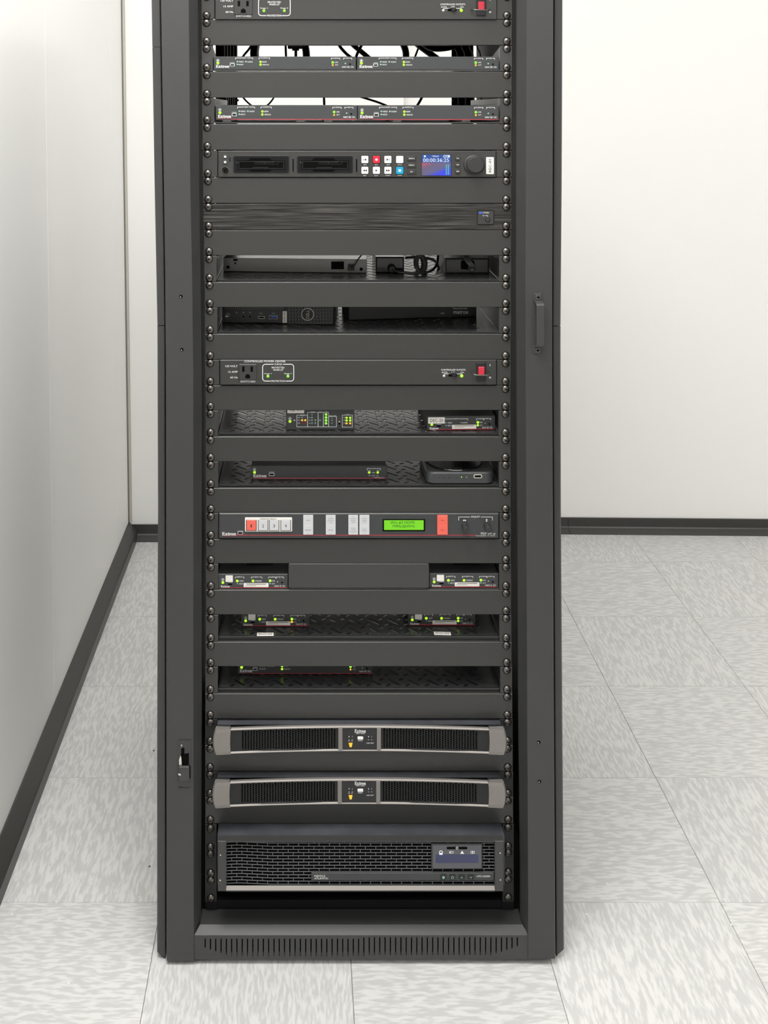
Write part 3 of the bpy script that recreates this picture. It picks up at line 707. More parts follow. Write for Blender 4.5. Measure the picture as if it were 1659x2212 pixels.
for py in (333.8, 345.4):
    m = MB(); m.pp(481.4, py, 491.2, py+9.2, yf-.0012, .002, r=1.5, c=.0003); m.rect(484, py+2.8, 488.6, py+6.6, yf-.0015, 1); build('button', m, ['device', 'button'], t)
m = MB(); m.ring(486.6, 367.9, 7.2, 4.4, yf-.0018, 0, 20); m.lathe(X(486.6, yf), Z(367.9, yf), [(7.2/S(), yf-.0018), (7.4/S(), yf)], 20); m.disc(486.6, 367.9, 4.3, yf-.0019, .0003, 1); build('jack', m, ['chrome', 'recess'], t)
m = MB(); m.rect(495.9, 340, 497.6, 349.5, yp); build('slit', m, 'recess', t)
cols = [(780.8, 795.8), (805.6, 820.8), (830.4, 845.6), (855.8, 871.4)]
for r_, (b0, b1) in enumerate(((337, 352.6), (360.6, 375.8))):
    for c_, (a0, a1) in enumerate(cols):
        mt = 'btnred' if (r_, c_) == (0, 1) else ('cyan' if (r_, c_) == (1, 3) else 'button')
        m = MB(); m.pp(a0-.8, b0-.8, a1+.8, b1+.8, yf-.0004, .001, r=2, mi=1); m.pp(a0, b0, a1, b1, yf-.002, .002, r=1.8, c=.0004); build('button', m, [mt, 'recess'], t)
m = MB(); q = yf-.0024
def tri(x, y, s_, d, mi=0): m.quad([(x-s_*.5*d, y-s_*.6), (x+s_*.6*d, y), (x-s_*.5*d, y+s_*.6)][::(-1 if d > 0 else 1)], q, mi)
tri(789, 344.7, 4.2, -1); m.rect(784.3, 342.2, 785.2, 347.2, q); tri(837, 344.7, 4.2, 1); m.rect(840.6, 342.2, 841.5, 347.2, q)
tri(786.2, 368.2, 4, -1); tri(790.6, 368.2, 4, -1); tri(813.2, 368.2, 4.2, 1); tri(835.8, 368.2, 4, 1); tri(840.2, 368.2, 4, 1)
m.disc(813.2, 344.8, 2.7, q, .0003, 1); m.rect(860.9, 365.6, 866.2, 370.8, q, 1)
build('button_symbols', m, ['ink', 'tcode'], t)
m = MB()
for tx_, a, b, yy in (('SKIP', 785, 792, 354.8), ('REC', 810, 816, 354.8), ('SKIP', 835, 842, 354.8), ('INPUT', 859, 868, 354.8), ('REV', 785, 792, 378), ('PLAY', 809, 817, 378), ('F.FWD', 833, 843, 378), ('STOP', 859, 868, 378)):
    m.text(tx_, a, yy, b, yy+2.3, yp)
for tx_, yy in (('SEARCH', 341), ('MENU', 355.5), ('SET', 369.8)): m.text(tx_, 883 if tx_ != 'SET' else 886, yy, 895 if tx_ != 'SET' else 892, yy+2.5, yf-.0023)
for tx_, yy in (('VOL', 340.8), ('H/P', 354.8), ('REM', 369)): m.text(tx_, 986, yy, 992, yy+2.5, yf-.0023)
build('lettering', m, 'white', t)
for b0 in (337.2, 351.6, 366): m = MB(); m.pp(879.4, b0, 898.3, b0+10, yf-.0018, .0018, r=1.8, c=.0004, mi=0); build('button', m, 'rubber', t)
for b0 in (337.4, 351.4, 365.6): m = MB(); m.pp(983.5, b0, 994, b0+9.2, yf-.0018, .0018, r=1.8, c=.0004, mi=0); build('button', m, 'rubber', t)
m = MB(); m.pp(909.8, 333.2, 975.2, 379.8, yf-.0006, .0012, r=1, mi=0); scr = build('screen', m, 'gloss', t)
m = MB(); m.rect(911, 351.5, 974.2, 379, yp-.0006); build('picture', m, 'picture', scr)
m = MB(); m.rect(911, 334, 974.2, 351.5, yp-.0006); build('screen_header', m, 'header', scr)
m = MB(); q = yp-.0009; m.text('00:00:36:25', 913.8, 342, 970, 350, q); m.text('1080p60', 933.6, 335.8, 947.8, 339.8, q); m.rect(915.8, 335.6, 919.6, 339.6, q); m.frame(957.5, 335, 972, 340.2, q, .8, 2); m.rect(967, 336, 971, 339.4, q); m.text('CF', 960, 336.2, 965.5, 339.2, q)
build('timecode', m, 'tcode', scr)
m = MB(); m.rect(963, 355, 965.2, 377.5, q); m.rect(967.4, 355, 970, 377.5, q); build('level_meter', m, 'meter', scr)
m = MB(); xc, zc = X(1024, yf), Z(355.7, yf); s_ = 1/S(yf)
m.lathe(xc, zc, [(20*s_, yf-.004), (22.6*s_, yf-.003), (23*s_, yf)], 40, ry=.93)
m.lathe(xc+.001, zc, [(17*s_, yf-.009), (18.4*s_, yf-.008), (19*s_, yf-.0035)], 40, ry=.95)
m.lathe(xc+.0015, zc-.0006, [(.001, yf-.0088), (12.5*s_, yf-.0092), (15*s_, yf-.0094)], 40, ry=.95); build('jog_dial', m, 'rubber', t)
m = MB(); m.pp(1050.2, 339.6, 1067, 376.2, yf-.0008, .001, r=1, c=.0002, mi=0); m.text('REC-01', 1055.6, 344, 1061.6, 372, yf-.0011, 1, rot=1); build('sticker', m, ['sticker', 'ink'], t)
screws(t, y0, y1)

# ---- brushed unit
y0, y1 = U[9], U[10]
t = thing('brushed_rack_unit', 'brushed black rack unit with a small square control plate at its right', 'rack unit', (X(777), 0, Z(y1)))
a, b = ends(y0, y1); m = MB(); m.pp(a, y0+1, b, y1-.8, PF, .004, c=.0004); build('face_plate', m, 'brushed', t)
m = MB(); m.box(X(475), X(1070), .0015, .25, Z(y1-.6), Z(y0+.6)); build('chassis', m, 'inside', t)
m = MB(); m.pp(1030.6, 453.8, 1067.5, 485.3, PF-.0004, .0006, r=2.5, mi=1); m.pp(1031.8, 455, 1066.3, 484.1, PF-.0007, .0006, r=2); cp = build('control_plate', m, ['panel', 'recess'], t)
m = MB(); m.disc(1053.4, 474.8, 5.4, PF-.0012, .0006, 1, 20); m.disc(1053.4, 474.8, 4.7, PF-.0022, .0018, 0, 20, .0003); build('button', m, ['rubber', 'recess'], cp)
m = MB(); q = PF-.001; m.text('POWER', 1043, 458.2, 1056, 461, q); m.text('ID', 1042.8, 464.8, 1046, 467, q); m.rect(1048, 465.3, 1054, 466.1, q); m.rect(1053.2, 465.3, 1054, 468.4, q); build('lettering', m, 'white', cp)
m = MB(); m.pp(1034.8, 458, 1041, 461.4, q, .0006, r=1); build('led', m, 'blue', cp)
screws(t, y0, y1)

# ---- shelf with the power bricks
def on(zs, py): return F*(ZC-zs)/(py-VY)-D0      # depth at which a foot seen at height py stands on zs
shA = shelf(U[11], U[12], 604.5, 'vented shelf holding a flat grey box and two power bricks'); zA = Z(604.5)+.0004
yl, yr_ = on(zA, 586.3), on(zA, 590.0)
t = thing('flat_grey_box', 'flat grey metal box with a cable plugged in, left on the power brick shelf', 'device', (X(636, yl), yl+.07, zA))
def slab(name, x0, y0_, x1, y1_, z0, z1, depth, mats, parent, c=.0008, tm=0):
    """box whose front runs from (x0,y0_) to (x1,y1_) in plan"""
    m = MB(); d = Vector((x1-x0, y1_-y0_, 0)).normalized(); n = Vector((-d.y, d.x, 0))
    P = lambda u, w_, z: tuple(Vector((x0, y0_, z))+d*u+n*w_)
    L_ = math.hypot(x1-x0, y1_-y0_)
    fr = [P(c, 0, z0+c), P(L_-c, 0, z0+c), P(L_-c, 0, z1-c), P(c, 0, z1-c)]; md = [P(0, c, z0), P(L_, c, z0), P(L_, c, z1), P(0, c, z1)]; bk = [P(0, depth, z0), P(L_, depth, z0), P(L_, depth, z1), P(0, depth, z1)]
    vs = fr+md+bk; fs = [(0, 1, 2, 3), (11, 10, 9, 8)]; mi = [0, 0]
    for i in range(4):
        j = (i+1) % 4; fs += [(4+i, 4+j, j, i), (8+i, 8+j, 4+j, 4+i)]; mi += [0, tm]
    m.v = vs; m.f = fs; m.m = mi; m.sm = [False]*len(fs)
    return build(name, m, mats, parent), P, L_
xa, xb = X(482.5, yl), X(791.5, yr_)
o, P, L_ = slab('case', xa, yl, xb, yr_, zA+.0002, zA+.0002+(586.3-557.3)/S(yl), .14, ['silverdev'], t, .0006)
def face_items(m, P, L_, items, z0, k=1/1330):
    for it in items: pass
sA = S(yl); H = (586.3-557.3)/sA
def PA(px, py, off=.0004): return P((px-482.5)/309*L_, -off, zA+(586.3+(px-482.5)*.012-py)/sA)
def aq(m, x0, y0_, x1, y1_, mi=0, off=.0004): m.add([PA(x0, y1_, off), PA(x1, y1_, off), PA(x1, y0_, off), PA(x0, y0_, off)], [(0, 1, 2, 3)], mi)
m = MB(); aq(m, 504, 559.3, 513.5, 563.6); aq(m, 506.6, 567, 510.4, 570.6); aq(m, 716, 565, 743.5, 581.6, 0, .0008); build('port', m, 'recess', t)
m = MB()
for px, py in ((492.7, 577), (780.4, 581.6)):
    c = PA(px, py); m.lathe(c[0], c[2], [(.0012, c[1]-.001), (.0026, c[1]-.0006), (.0027, c[1]+.0004)], 12)
build('case_screw', m, 'recess', t)
m = MB(); c = PA(758.5, 577); m.box(c[0]-.0052, c[0]+.0052, c[1]-.006, c[1]+.001, c[2]-.0048, c[2]+.0048); m.lathe(c[0], c[2], [(.003, c[1]-.012), (.0036, c[1]-.006)], 12); m.tube([(c[0], c[1]-.011, c[2]), (c[0]+.004, c[1]-.015, c[2]+.004), (c[0]+.012, c[1]-.012, c[2]+.016), (c[0]+.022, c[1]-.002, c[2]+.026)], .0011)
build('plugged_cord', m, 'cable', t)
yb1 = on(zA, 590)
o, _, _ = slab('power_brick', X(812, yb1), yb1, X(873, yb1), yb1, zA, zA+(590-555)/S(yb1), .09, ['gloss'], None, .002); tag(o, 'black power brick with a round plug in its end, middle of its shelf', 'power brick')
m = MB(); c = (X(846, yb1), yb1, Z(579.5, yb1)); m.lathe(c[0], c[2], [(.0045, yb1-.010), (.0068, yb1-.008), (.0072, yb1)], 16)
m.tube([(c[0], yb1-.009, c[2]), (X(862, yb1), yb1-.016, zA+.004), (X(890, yb1), yb1-.018, zA+.003), (X(925, yb1), yb1-.01, zA+.004), (X(943, yb1), yb1+.004, zA+.012), (X(952, yb1), yb1+.03, zA+.026)], .0021)
build('power_cord', m, 'cable', o)
m = MB(); yc = yb1+.02
for k, (px, r) in enumerate(((908, 17), (912, 18), (906, 15))):
    m.tube([(X(px+r*.55*math.cos(a), yc), yc+.006*math.sin(a)+.006*k, Z(571, yc)+r*.95/S(yc)*math.sin(a)) for a in [i*math.pi/6 for i in range(13)]], .0023, 8, sub=3)
m.tube([(X(880, yc), yc+.03, Z(563, yc)), (X(905, yc), yc+.02, Z(560, yc)), (X(940, yc), yc+.02, Z(566, yc)), (X(953, yc), yc+.03, Z(585, yc))], .0022)
o = build('coiled_cord', m, 'cablegrey'); tag(o, 'coiled black cord standing between the two power bricks', 'cord')
yb2_ = on(zA, 591)
o, _, _ = slab('power_brick', X(961.8, yb2_), yb2_, X(1057, yb2_), yb2_, zA, zA+(590.7-557.5)/S(yb2_), .10, ['panel'], None, .0025); tag(o, 'charcoal power brick with an open socket, right on its shelf', 'power brick')
m = MB(); q = yb2_-.0004; m.pp(995.5, 562.5, 1025, 582, q, .001, r=4); build('socket', m, 'recess', o, recalc=0)
m = MB()
for k in range(3): m.tube([(X(1000+4*k, q), q+.002, Z(545, q)), (X(1004+4.5*k, q), q-.009, Z(560, q)), (X(1012+4*k, q), q-.013, Z(571, q)), (X(1014+3*k, q), q-.006, Z(579, q))], .0018)
m.lathe(X(1018, q), Z(579, q), [(.0035, q-.008), (.0055, q-.006), (.006, q)], 14)
build('power_cord', m, 'cablegrey', o)

# ---- shelf with the small computer
shB = shelf(U[13], U[14], 717, 'vented glossy shelf holding a small computer and a wide black encoder'); zB = Z(717)+.0004
yl, yr_ = on(zB, 696.5), on(zB, 701.5); t = thing('small_computer', 'small black desktop computer with a round ring logo, at left on its shelf', 'computer', (X(600, yl), yl+.08, zB))
xa, xb = X(479.7, yl), X(721.7, yr_); o, P, L_ = slab('case', xa, yl, xb, yr_, zB, zB+.036, .11, ['black'], t, .0012)
sA = S(yl)
def PB(px, py, off=.0005): return P((px-479.7)/242*L_, -off, zB+(696.5+(px-479.7)*.0207-py)/sA)
def bq(m, x0, y0_, x1, y1_, mi=0, off=.0005): m.add([PB(x0, y1_, off), PB(x1, y1_, off), PB(x1, y0_, off), PB(x0, y0_, off)], [(0, 1, 2, 3)], mi)
m = MB(); bq(m, 480.5, 670, 611, 696, 0, .001); build('port_panel', m, 'device_top', t)
m = MB()
for k in range(30):      # slanted ribs along the top edge
    x = 488+k*4.4
    if x < 612: m.add([PB(x, 669, .001), PB(x+1.4, 669, .001), PB(x-1.4, 662, .001), PB(x-2.8, 662, .001)], [(0, 1, 2, 3)])
for k in range(21):
    x = 618+k*6.6
    def cl(px, py):     # keep ribs inside the grille
        return PB(min(max(px, 622), 716), py, .0012)
    for row in range(5):
        ya_, yb_2 = 663+row*6.9, 663+row*6.9+6.2
        xx = x-row*3.2+(3 if row % 2 else 0)
        if 622 < xx < 713: m.add([cl(xx+2.8, yb_2), cl(xx+4.2, yb_2), cl(xx+.2, ya_), cl(xx-1.2, ya_)], [(0, 1, 2, 3)])
for row in range(5): bq(m, 622, 668.9+row*6.9, 716, 669.5+row*6.9, 0, .001)
bq(m, 717, 662, 718, 699, 0, .001); bq(m, 622, 698.5, 718, 699.3, 0, .001)
o = build('front_grille', m, 'grillewire', t)
m = MB(); c = PB(665.2, 678.6, .0015)
def lz(m, c, prof, n=20, mi=0): m.lathe(c[0], c[2], [(r, c[1]+y) for r, y in prof], n, mi)
lz(m, c, [(12.6/sA, -.0004), (13.2/sA, .0008)], 28, 1); m2 = m
nn = 28; a_ = []
for r in (13.6/sA, 12/sA):
    for i in range(nn): t_ = 2*math.pi*i/nn; a_.append((c[0]+r*math.cos(t_), c[1]-.0008, c[2]+r*math.sin(t_)))
m.add(a_, [(i, (i+1) % nn, nn+(i+1) % nn, nn+i) for i in range(nn)], 0)
vs, fs = textgeo('DELL'); m.add([(c[0]+(.5-b_)*6.5/sA, c[1]-.0009, c[2]+(a-.5)*19/sA) for a, b_ in vs], fs, 0)
build('ring_logo', m, ['pale', 'black'], t)
m = MB(); c = PB(492.7, 682.8); lz(m, c, [(7.5/sA, -.001), (8.3/sA, 0)]); m.box(c[0]-.0042, c[0]+.0012, c[1]-.0013, c[1]-.001, c[2]-.0006, c[2]+.0006, 1); build('power_button', m, ['gloss', 'white'], t)
m = MB()
for px, py in ((526.3, 683.3), (540.9, 683.7)): c = PB(px, py, .0012); lz(m, c, [(3.6/sA, -.0005), (3.8/sA, 0)], 14); lz(m, c, [(2.2/sA, -.0007), (2.2/sA, 0)], 10, 1)
build('jack', m, ['device', 'recess'], t)
m = MB()
def aframe(x0, y0_, x1, y1_, tt, mi, off): bq(m, x0, y0_, x1, y0_+tt, mi, off); bq(m, x0, y1_-tt, x1, y1_, mi, off); bq(m, x0, y0_, x0+tt, y1_, mi, off); bq(m, x1-tt, y0_, x1, y1_, mi, off)
bq(m, 559, 682.6, 572.4, 688, 1, .0015); aframe(559, 682.6, 572.4, 688, 1, 0, .0018); bq(m, 582.6, 681.4, 600.4, 688.6, 1, .0015); aframe(582.6, 681.4, 600.4, 688.6, .8, 3, .0018); bq(m, 586, 682.8, 599, 685.8, 2, .0021)
for px, tt in ((561, 'SS'), (588, 'SS')):
    vs, fs = textgeo(tt); m.add([PB(px+a*7, 677.6-b_*2.2, .0015) for a, b_ in vs], fs, 4)
for px in (511.5, 526.5, 541): bq(m, px-1.5, 673.6, px+1.5, 675.4, 4, .0015)
build('port', m, ['pale', 'recess', 'usb', 'pale', 'dim'], t)
m = MB(); bq(m, 611.5, 672, 620.5, 697, 0, .0016); vs, fs = textgeo('OptiPlex 7080'); m.add([PB(613.6+(1-b_)*4.4, 695.3-a*21.5, .0019) for a, b_ in vs], fs, 1); build('name_strip', m, ['sticker', 'ink'], t)
yl, yr_ = on(zB, 692.3), on(zB, 683.4)
t = thing('wide_encoder', 'wide low black encoder set back at right on the small computer shelf', 'device', (X(890, yl), yl+.07, zB))
xa, xb = X(753, yl), X(1029.5, yr_); o, P, L_ = slab('case', xa, yl, xb, yr_, zB, zB+.031, .06, ['device_top'], t, .0012)
def PM(px, py, off=.0005):
    u = (px-753)/276.5; s_ = S(yl+(yr_-yl)*u); return P(u*L_*(.97+.03*u), -off, zB+((692.3-8.9*u)-py)/s_)
m = MB()
for tx_, x0, y0_, x1, y1_ in (('matrox', 979.8, 671, 1011.8, 677.8), ('Maevex Encoder', 979, 664.6, 1009.6, 667.6), ('RESET', 953, 675.6, 960.5, 677.6)):
    vs, fs = textgeo(tx_); m.add([PM(x0+(x1-x0)*a, y1_+(y0_-y1_)*b_) for a, b_ in vs], fs)
build('lettering', m, 'white', t)

# ---- shelf with the control processor
shC = shelf(U[17], U[18], 935.5, 'vented shelf holding the control processor and the small box labelled DEC-20'); zC_ = Z(935.5)+.0004
yf = on(zC_, 928.8); t = thing('control_processor', 'small black processor with rows of green, yellow and red lights in outlined boxes', 'processor', (X(692, yf), yf+.05, zC_))
m = MB(); m.pp(618, 884, 765.5, 928.7, yf, .003, r=1, c=.0006); m.box(X(618.6, yf), X(765, yf), yf+.003, yf+.11, zC_, Z(884.5, yf), 1); build('case', m, ['device', 'device_top'], t)
q = yf-.0004; m = MB(); sun(m, 626.4, 904.3, q)
for x0, y0_, x1, y1_ in ((641, 896.4, 664.4, 922.5), (664, 890.3, 687.3, 922.5), (687, 890.3, 698.7, 922.5), (698.4, 890.3, 710, 922.5), (709.7, 898.8, 727.3, 922.5), (739, 896.2, 761.5, 923)): m.frame(x0, y0_, x1, y1_, q, .8)
for tt, x0, x1, yy in (('eBUS', 648, 658, 896), ('COM', 671, 680, 889.4), ('IR/S', 689.2, 696, 889.4), ('I/O', 701, 707, 889.4), ('RELAYS', 711.5, 725.5, 898), ('LAN', 745, 755, 895)): m.text(tt, x0, yy-.6, x1, yy+2.4, q-.0003)
for yy in (901.2, 907.2, 913.6): m.text('TX', 666.5, yy, 671, yy+1.8, q)
for yy in (901.8, 907.6, 914): m.text('LNK', 742.2, yy-1, 747, yy+1, q); m.text('ON', 643, yy-1, 648, yy+1, q)
build('lettering', m, 'white', t)
yy = lambda z_: 840+z_/4.608; xx = lambda z_: 420+z_/4.608
for zx, zy, r, c in [(951, 324, 3.2, 'lime'), (995, 313, 1.8, 'pale'), (1072, 285, 1.6, 'dim'), (1072, 312, 2.2, 'amber'), (1103, 312, 2.2, 'amber'), (1072, 341, 2.0, 'ledred'), (1103, 341, 2.0, 'ledred'),
                     (1170, 257, 1.8, 'dim'), (1170, 285, 1.8, 'dim'), (1170, 312, 1.8, 'dim'), (1203, 312, 1.8, 'dim'), (1170, 342, 1.8, 'dim'), (1203, 342, 1.8, 'dim'), (1250, 312, 1.8, 'dim'),
                     (1310, 255, 2.8, 'green'), (1310, 285, 2.8, 'green'), (1310, 314, 2.8, 'green'), (1310, 343, 2.8, 'green'), (1370, 292, 1.1, 'dim'), (1370, 314, 1.5, 'dim'), (1370, 342, 1.5, 'dim'),
                     (1515, 288, 2.5, 'lime'), (1550, 288, 2.5, 'lime'), (1515, 315, 2.5, 'lime'), (1550, 315, 2.5, 'lime'), (1515, 343, 2.3, 'amber'), (1550, 343, 2.3, 'amber'), (1443, 328, 2, 'pale')]:
    led(t, xx(zx), yy(zy), r, c, yf)
m = MB(); m.pp(731.5, 911, 735, 917, q, .0005, r=1); build('port', m, 'recess', t)
m = MB(); m.pp(620.7, 880.5, 657, 892.6, yf-.001, .001, c=.0001, mi=0); m.text('CJ-01', 624.5, 882, 652, 889, yf-.0013, 1); build('sticker', m, ['sticker', 'ink'], t)

# small encoders / receivers of half width: one template (the left encoder of the lower shelf)
def encoder(label, name, T, yf, depth, kind, skew=0, hh=1.0, vent=True, act='dim'):
    tx = lambda p: p*T[0]+T[1]; ty = lambda p: p*T[2]+T[3]
    t = thing(name, label, 'encoder' if kind == 'enc' else 'receiver', (X(tx(546), yf), yf+depth/2, Z(ty(1271), yf)), 'half width network boxes')
    m = MB(T); m.pp(471.5, 1240.3, 621.8, 1270.6, yf, .003, c=.0005)
    x0, x1, z0, z1 = X(tx(472), yf), X(tx(621.3), yf), Z(ty(1270.4), yf), Z(ty(1240.8), yf)
    m.loft([[(x0, yf+.003, z0), (x1, yf+.003, z0), (x1, yf+.003, z1), (x1, yf+.003, z1), (x0, yf+.003, z1), (x0, yf+.003, z1)],
            [(x0, yf+depth, z0), (x1, yf+depth, z0), (x1, yf+depth, z1), (x1, yf+depth, z1), (x0, yf+depth, z1), (x0, yf+depth, z1)]], 1)
    build('case', m, ['device', 'device_top'], t)
    if vent:
        m = MB()
        for k in range(22):
            for r_ in range(5):
                a = x0+(x1-x0)*(.38+.018*k); b = yf+.03+.011*r_; m.add([(a, b, z1+.0001), (a+.0011, b, z1+.0001), (a+.0011+.0016, b+.009, z1+.0001), (a+.0016, b+.009, z1+.0001)], [(0, 1, 2, 3)])
        build('vent_slots', m, 'recess', t)
    q = yf-.0003; m = MB(T)
    m.logo(476.9, 1264.6, 496.4, 1268.9, q)
    if kind == 'enc': sun(m, 481.4, 1252, q, 1.9)
    if kind == 'enc':
        m.bracket(507.9, 527.4, 1246, 3.6, q, (511, 524.5)); m.text('INPUT', 512, 1245, 523.6, 1247.8, q); m.bracket(542.6, 566.2, 1246, 3.6, q, (549, 560)); m.text('NAV', 550, 1245, 559, 1247.8, q)
        m.text('HDMI', 517.2, 1253.6, 526, 1256.5, q); m.text('HDCP', 516.4, 1259.6, 525.2, 1262.5, q); m.text('STREAM', 551.2, 1253.6, 565, 1256.5, q)
    else:
        m.bracket(509, 561.5, 1246, 3.6, q, (530, 541)); m.text('NAV', 531, 1245, 540, 1247.8, q); m.text('VIDEO', 516.4, 1253.6, 526.4, 1256.5, q); m.text('HDCP', 516.4, 1259.6, 525.2, 1262.5, q); m.text('AUDIO', 549, 1253.6, 560.5, 1256.5, q)
    m.bracket(579.8, 596, 1246, 3.6, q, (583.5, 592)); m.text('LAN', 584.3, 1245, 591.3, 1247.8, q); m.bracket(596.2, 612.7, 1246, 3.6, q, (601.5, 607)); m.text('ID', 602.5, 1245, 606, 1247.8, q)
    m.text('LINK', 587, 1253.4, 594, 1256, q); m.text('ACT', 587, 1259.6, 594, 1262.2, q); m.text('NAV E 121' if kind == 'enc' else 'NAV SD 101', 593, 1264, 615.3, 1267.9, q); m.text('CONFIG', 492.3, 1257.6, 502, 1259.2, q)
    build('lettering', m, 'white', t)
    m = MB(T); m.quad([(493, 1263.6), (501.4, 1263.6), (502, 1260), (492.4, 1260)], q); m.disc(609.2, 1258.4, 1.9, q, .0003); build('port', m, 'recess', t)
    m = MB(T); m.rect(476.9, 1269.4, 619, 1270.2, q); m.rect(497, 1268.6, 619, 1269.5, q); build('red_stripe', m, 'red', t)
    m = MB(T); m.pp(526.3, 1259.8, 580, 1268.3, yf-.0005, .0006, r=.8); m.rect(532, 1261, 575, 1262.6, yf-.0007, 1)
    for k in range(22): m.rect(532.5+2*k, 1260.6, 533+2*k, 1262.9, yf-.0009, 0)
    for k in range(7): m.rect(530+3.4*k, 1264.6, 532.4+3.4*k, 1265.4, yf-.0007, 1)
    if kind == 'enc': m.pp(487.3, 1243.2, 503, 1257, yf-.0005, .0006, r=.6)
    build('sticker', m, ['sticker', 'ink'], t)
    L = [(481.4, 1258.4, 3.1, 'lime'), (583.4, 1254.6, 3, 'lime'), (583.4, 1260.8, 1.7 if act == 'dim' else 2.6, act), (599.5, 1256.7, 1.2, 'pale')]
    L += [(512.4, 1255, 3.1 if kind == 'enc' and act != 'off' else 1.5, 'lime' if kind == 'enc' and act != 'off' else 'dim'), (512.6, 1260.9, 1.3, 'dim'), (546.5, 1255, 3.1 if kind == 'enc' else 1.4, 'lime' if kind == 'enc' else 'dim')]
    for px, py, r, c in L: led(t, px, py, r, c, yf, T)
    return t
yf = on(zC_, 929.0)
kx = 147.2/150.3
d20 = encoder('small black box with a white DEC-20 sticker, right on its shelf', 'half_width_receiver', (kx, 920.8-471.5*kx, .99, 928.6-1270.6*.99), yf, .11, 'dec', act='lime')
d20.rotation_euler.z = math.radians(1.5)
m = MB(); m.pp(922.8, 901.3, 958.6, 914.6, yf-.0012, .0008, c=.0001, mi=0); m.text('DEC-20', 926.5, 904.2, 955, 911.6, yf-.0015, 1); build('sticker', m, ['sticker', 'ink'], d20)

# ---- shelf with the network controller and the round-topped box
shD = shelf(U[19], U[20], 1047.5, 'vented shelf holding the wide controller and the box with a round top'); zD = Z(1047.5)+.0004
yf = on(zD, 1036.6); t = thing('network_controller', 'wide flat black controller with a red stripe, standing at left of the round topped box', 'controller', (X(690, yf), yf+.05, zD))
m = MB(); m.pp(541.8, 1005.5, 836, 1036.4, yf, .003, c=.0005); m.box(X(543, yf), X(835, yf), yf+.003, yf+.15, zD, Z(1006, yf), 1); build('case', m, ['device', 'device_top'], t)
q = yf-.0003; m = MB(); sun(m, 549.8, 1014.5, q); m.logo(547, 1024.4, 575.8, 1031, q); m.text('CONFIG', 581, 1019, 592, 1021.2, q)
m.bracket(792.6, 822.5, 1011.6, 4, q, (801.5, 813.5)); m.text('LAN', 803, 1010.6, 812, 1013.4, q); m.text('MAIN', 794, 1015.4, 801, 1017.4, q); m.text('AUX', 813, 1015.4, 820, 1017.4, q); m.text('LINK', 803, 1019.6, 811, 1022, q); m.text('ACT', 803.5, 1026, 810.5, 1028.4, q); m.text('NAVigator', 808.4, 1030, 830, 1034.4, q)
m.rect(796, 1026.8, 801, 1027.4, q); m.rect(813, 1026.8, 818, 1027.4, q); build('lettering', m, 'white', t)
m = MB(); m.frame(581, 1022.2, 592.4, 1027.9, q, .9, mi=1); m.rect(582, 1023, 591.4, 1027, q-.0001, 0); build('port', m, ['recess', 'white'], t)
m = MB(); m.rect(547, 1032.2, 834.5, 1033.8, q); build('red_stripe', m, 'red', t)
for px, py, r, c in ((549.8, 1020.4, 3.1, 'lime'), (797.5, 1020.6, 2.8, 'lime'), (816, 1020.6, 2.8, 'lime')): led(t, px, py, r, c, yf)
yf = on(zD, 1046.2); t = thing('round_top_box', 'glossy black box with rounded corners and a circular top, right on its shelf', 'device', (X(995, yf), yf+.05, zD))
def rslab(x0, x1, ya, yb, z0, z1, r, c=.002, n=6):
    lo = rrect(x0, ya, x1, yb, r, n); m = MB(); cx, cy = (x0+x1)/2, (ya+yb)/2
    ins = lambda k: [(cx+(a-cx)*(1-2*k/(x1-x0)), cy+(b-cy)*(1-2*k/(yb-ya))) for a, b in lo]
    m.loft([[(a, b, z0) for a, b in ins(c)], [(a, b, z0+c) for a, b in lo], [(a, b, z1-c) for a, b in lo], [(a, b, z1) for a, b in ins(c)]]); return m
zt = Z(1020.5, yf); m = rslab(X(921, yf), X(1068, yf), yf, yf+.105, zD, zt, .013); build('case', m, 'device', t)
m = MB(); cx, cy = X(990, yf), yf+.052
m.add([(cx+.0445*math.cos(2*math.pi*i/40), cy+.0445*math.sin(2*math.pi*i/40), zt+.0012) for i in range(40)]+[(cx+.0455*math.cos(2*math.pi*i/40), cy+.0455*math.sin(2*math.pi*i/40), zt-.0005) for i in range(40)],
      [tuple(range(40))]+[(40+i, 40+(i+1) % 40, (i+1) % 40, i) for i in range(40)]); build('round_lid', m, 'gloss', t)
m = MB(); vs, fs = textgeo('CrestView' if False else 'AIRMEDIA'); m.add([(X(981, yf)+a*.0155, yf+.014+b_*.003, zt+.0014) for a, b_ in vs], fs); 
m2 = MB(); m2.box(X(981.5, yf), X(1001.5, yf), yf+.0148, yf+.0168, zt+.0010, zt+.0014); build('nameplate', m2, 'panel', t)
m = MB(); m.pp(1023, 1024.8, 1041.6, 1033.2, yf-.0006, .001, r=3.5, mi=0, n=5); m.pp(1025, 1026.8, 1039.6, 1031.2, yf-.0009, .001, r=2, mi=1, n=4); build('port', m, ['pale', 'recess'], t)
led(t, 997, 1030.6, 1.3, 'green', yf); led(t, 1008, 1030.7, 1, 'pale', yf)
m = MB()
for px in (949, 959, 970, 986): m.disc(px, 1031.5, .8, yf-.0002, .0003)
build('pin_holes', m, 'recess', t)

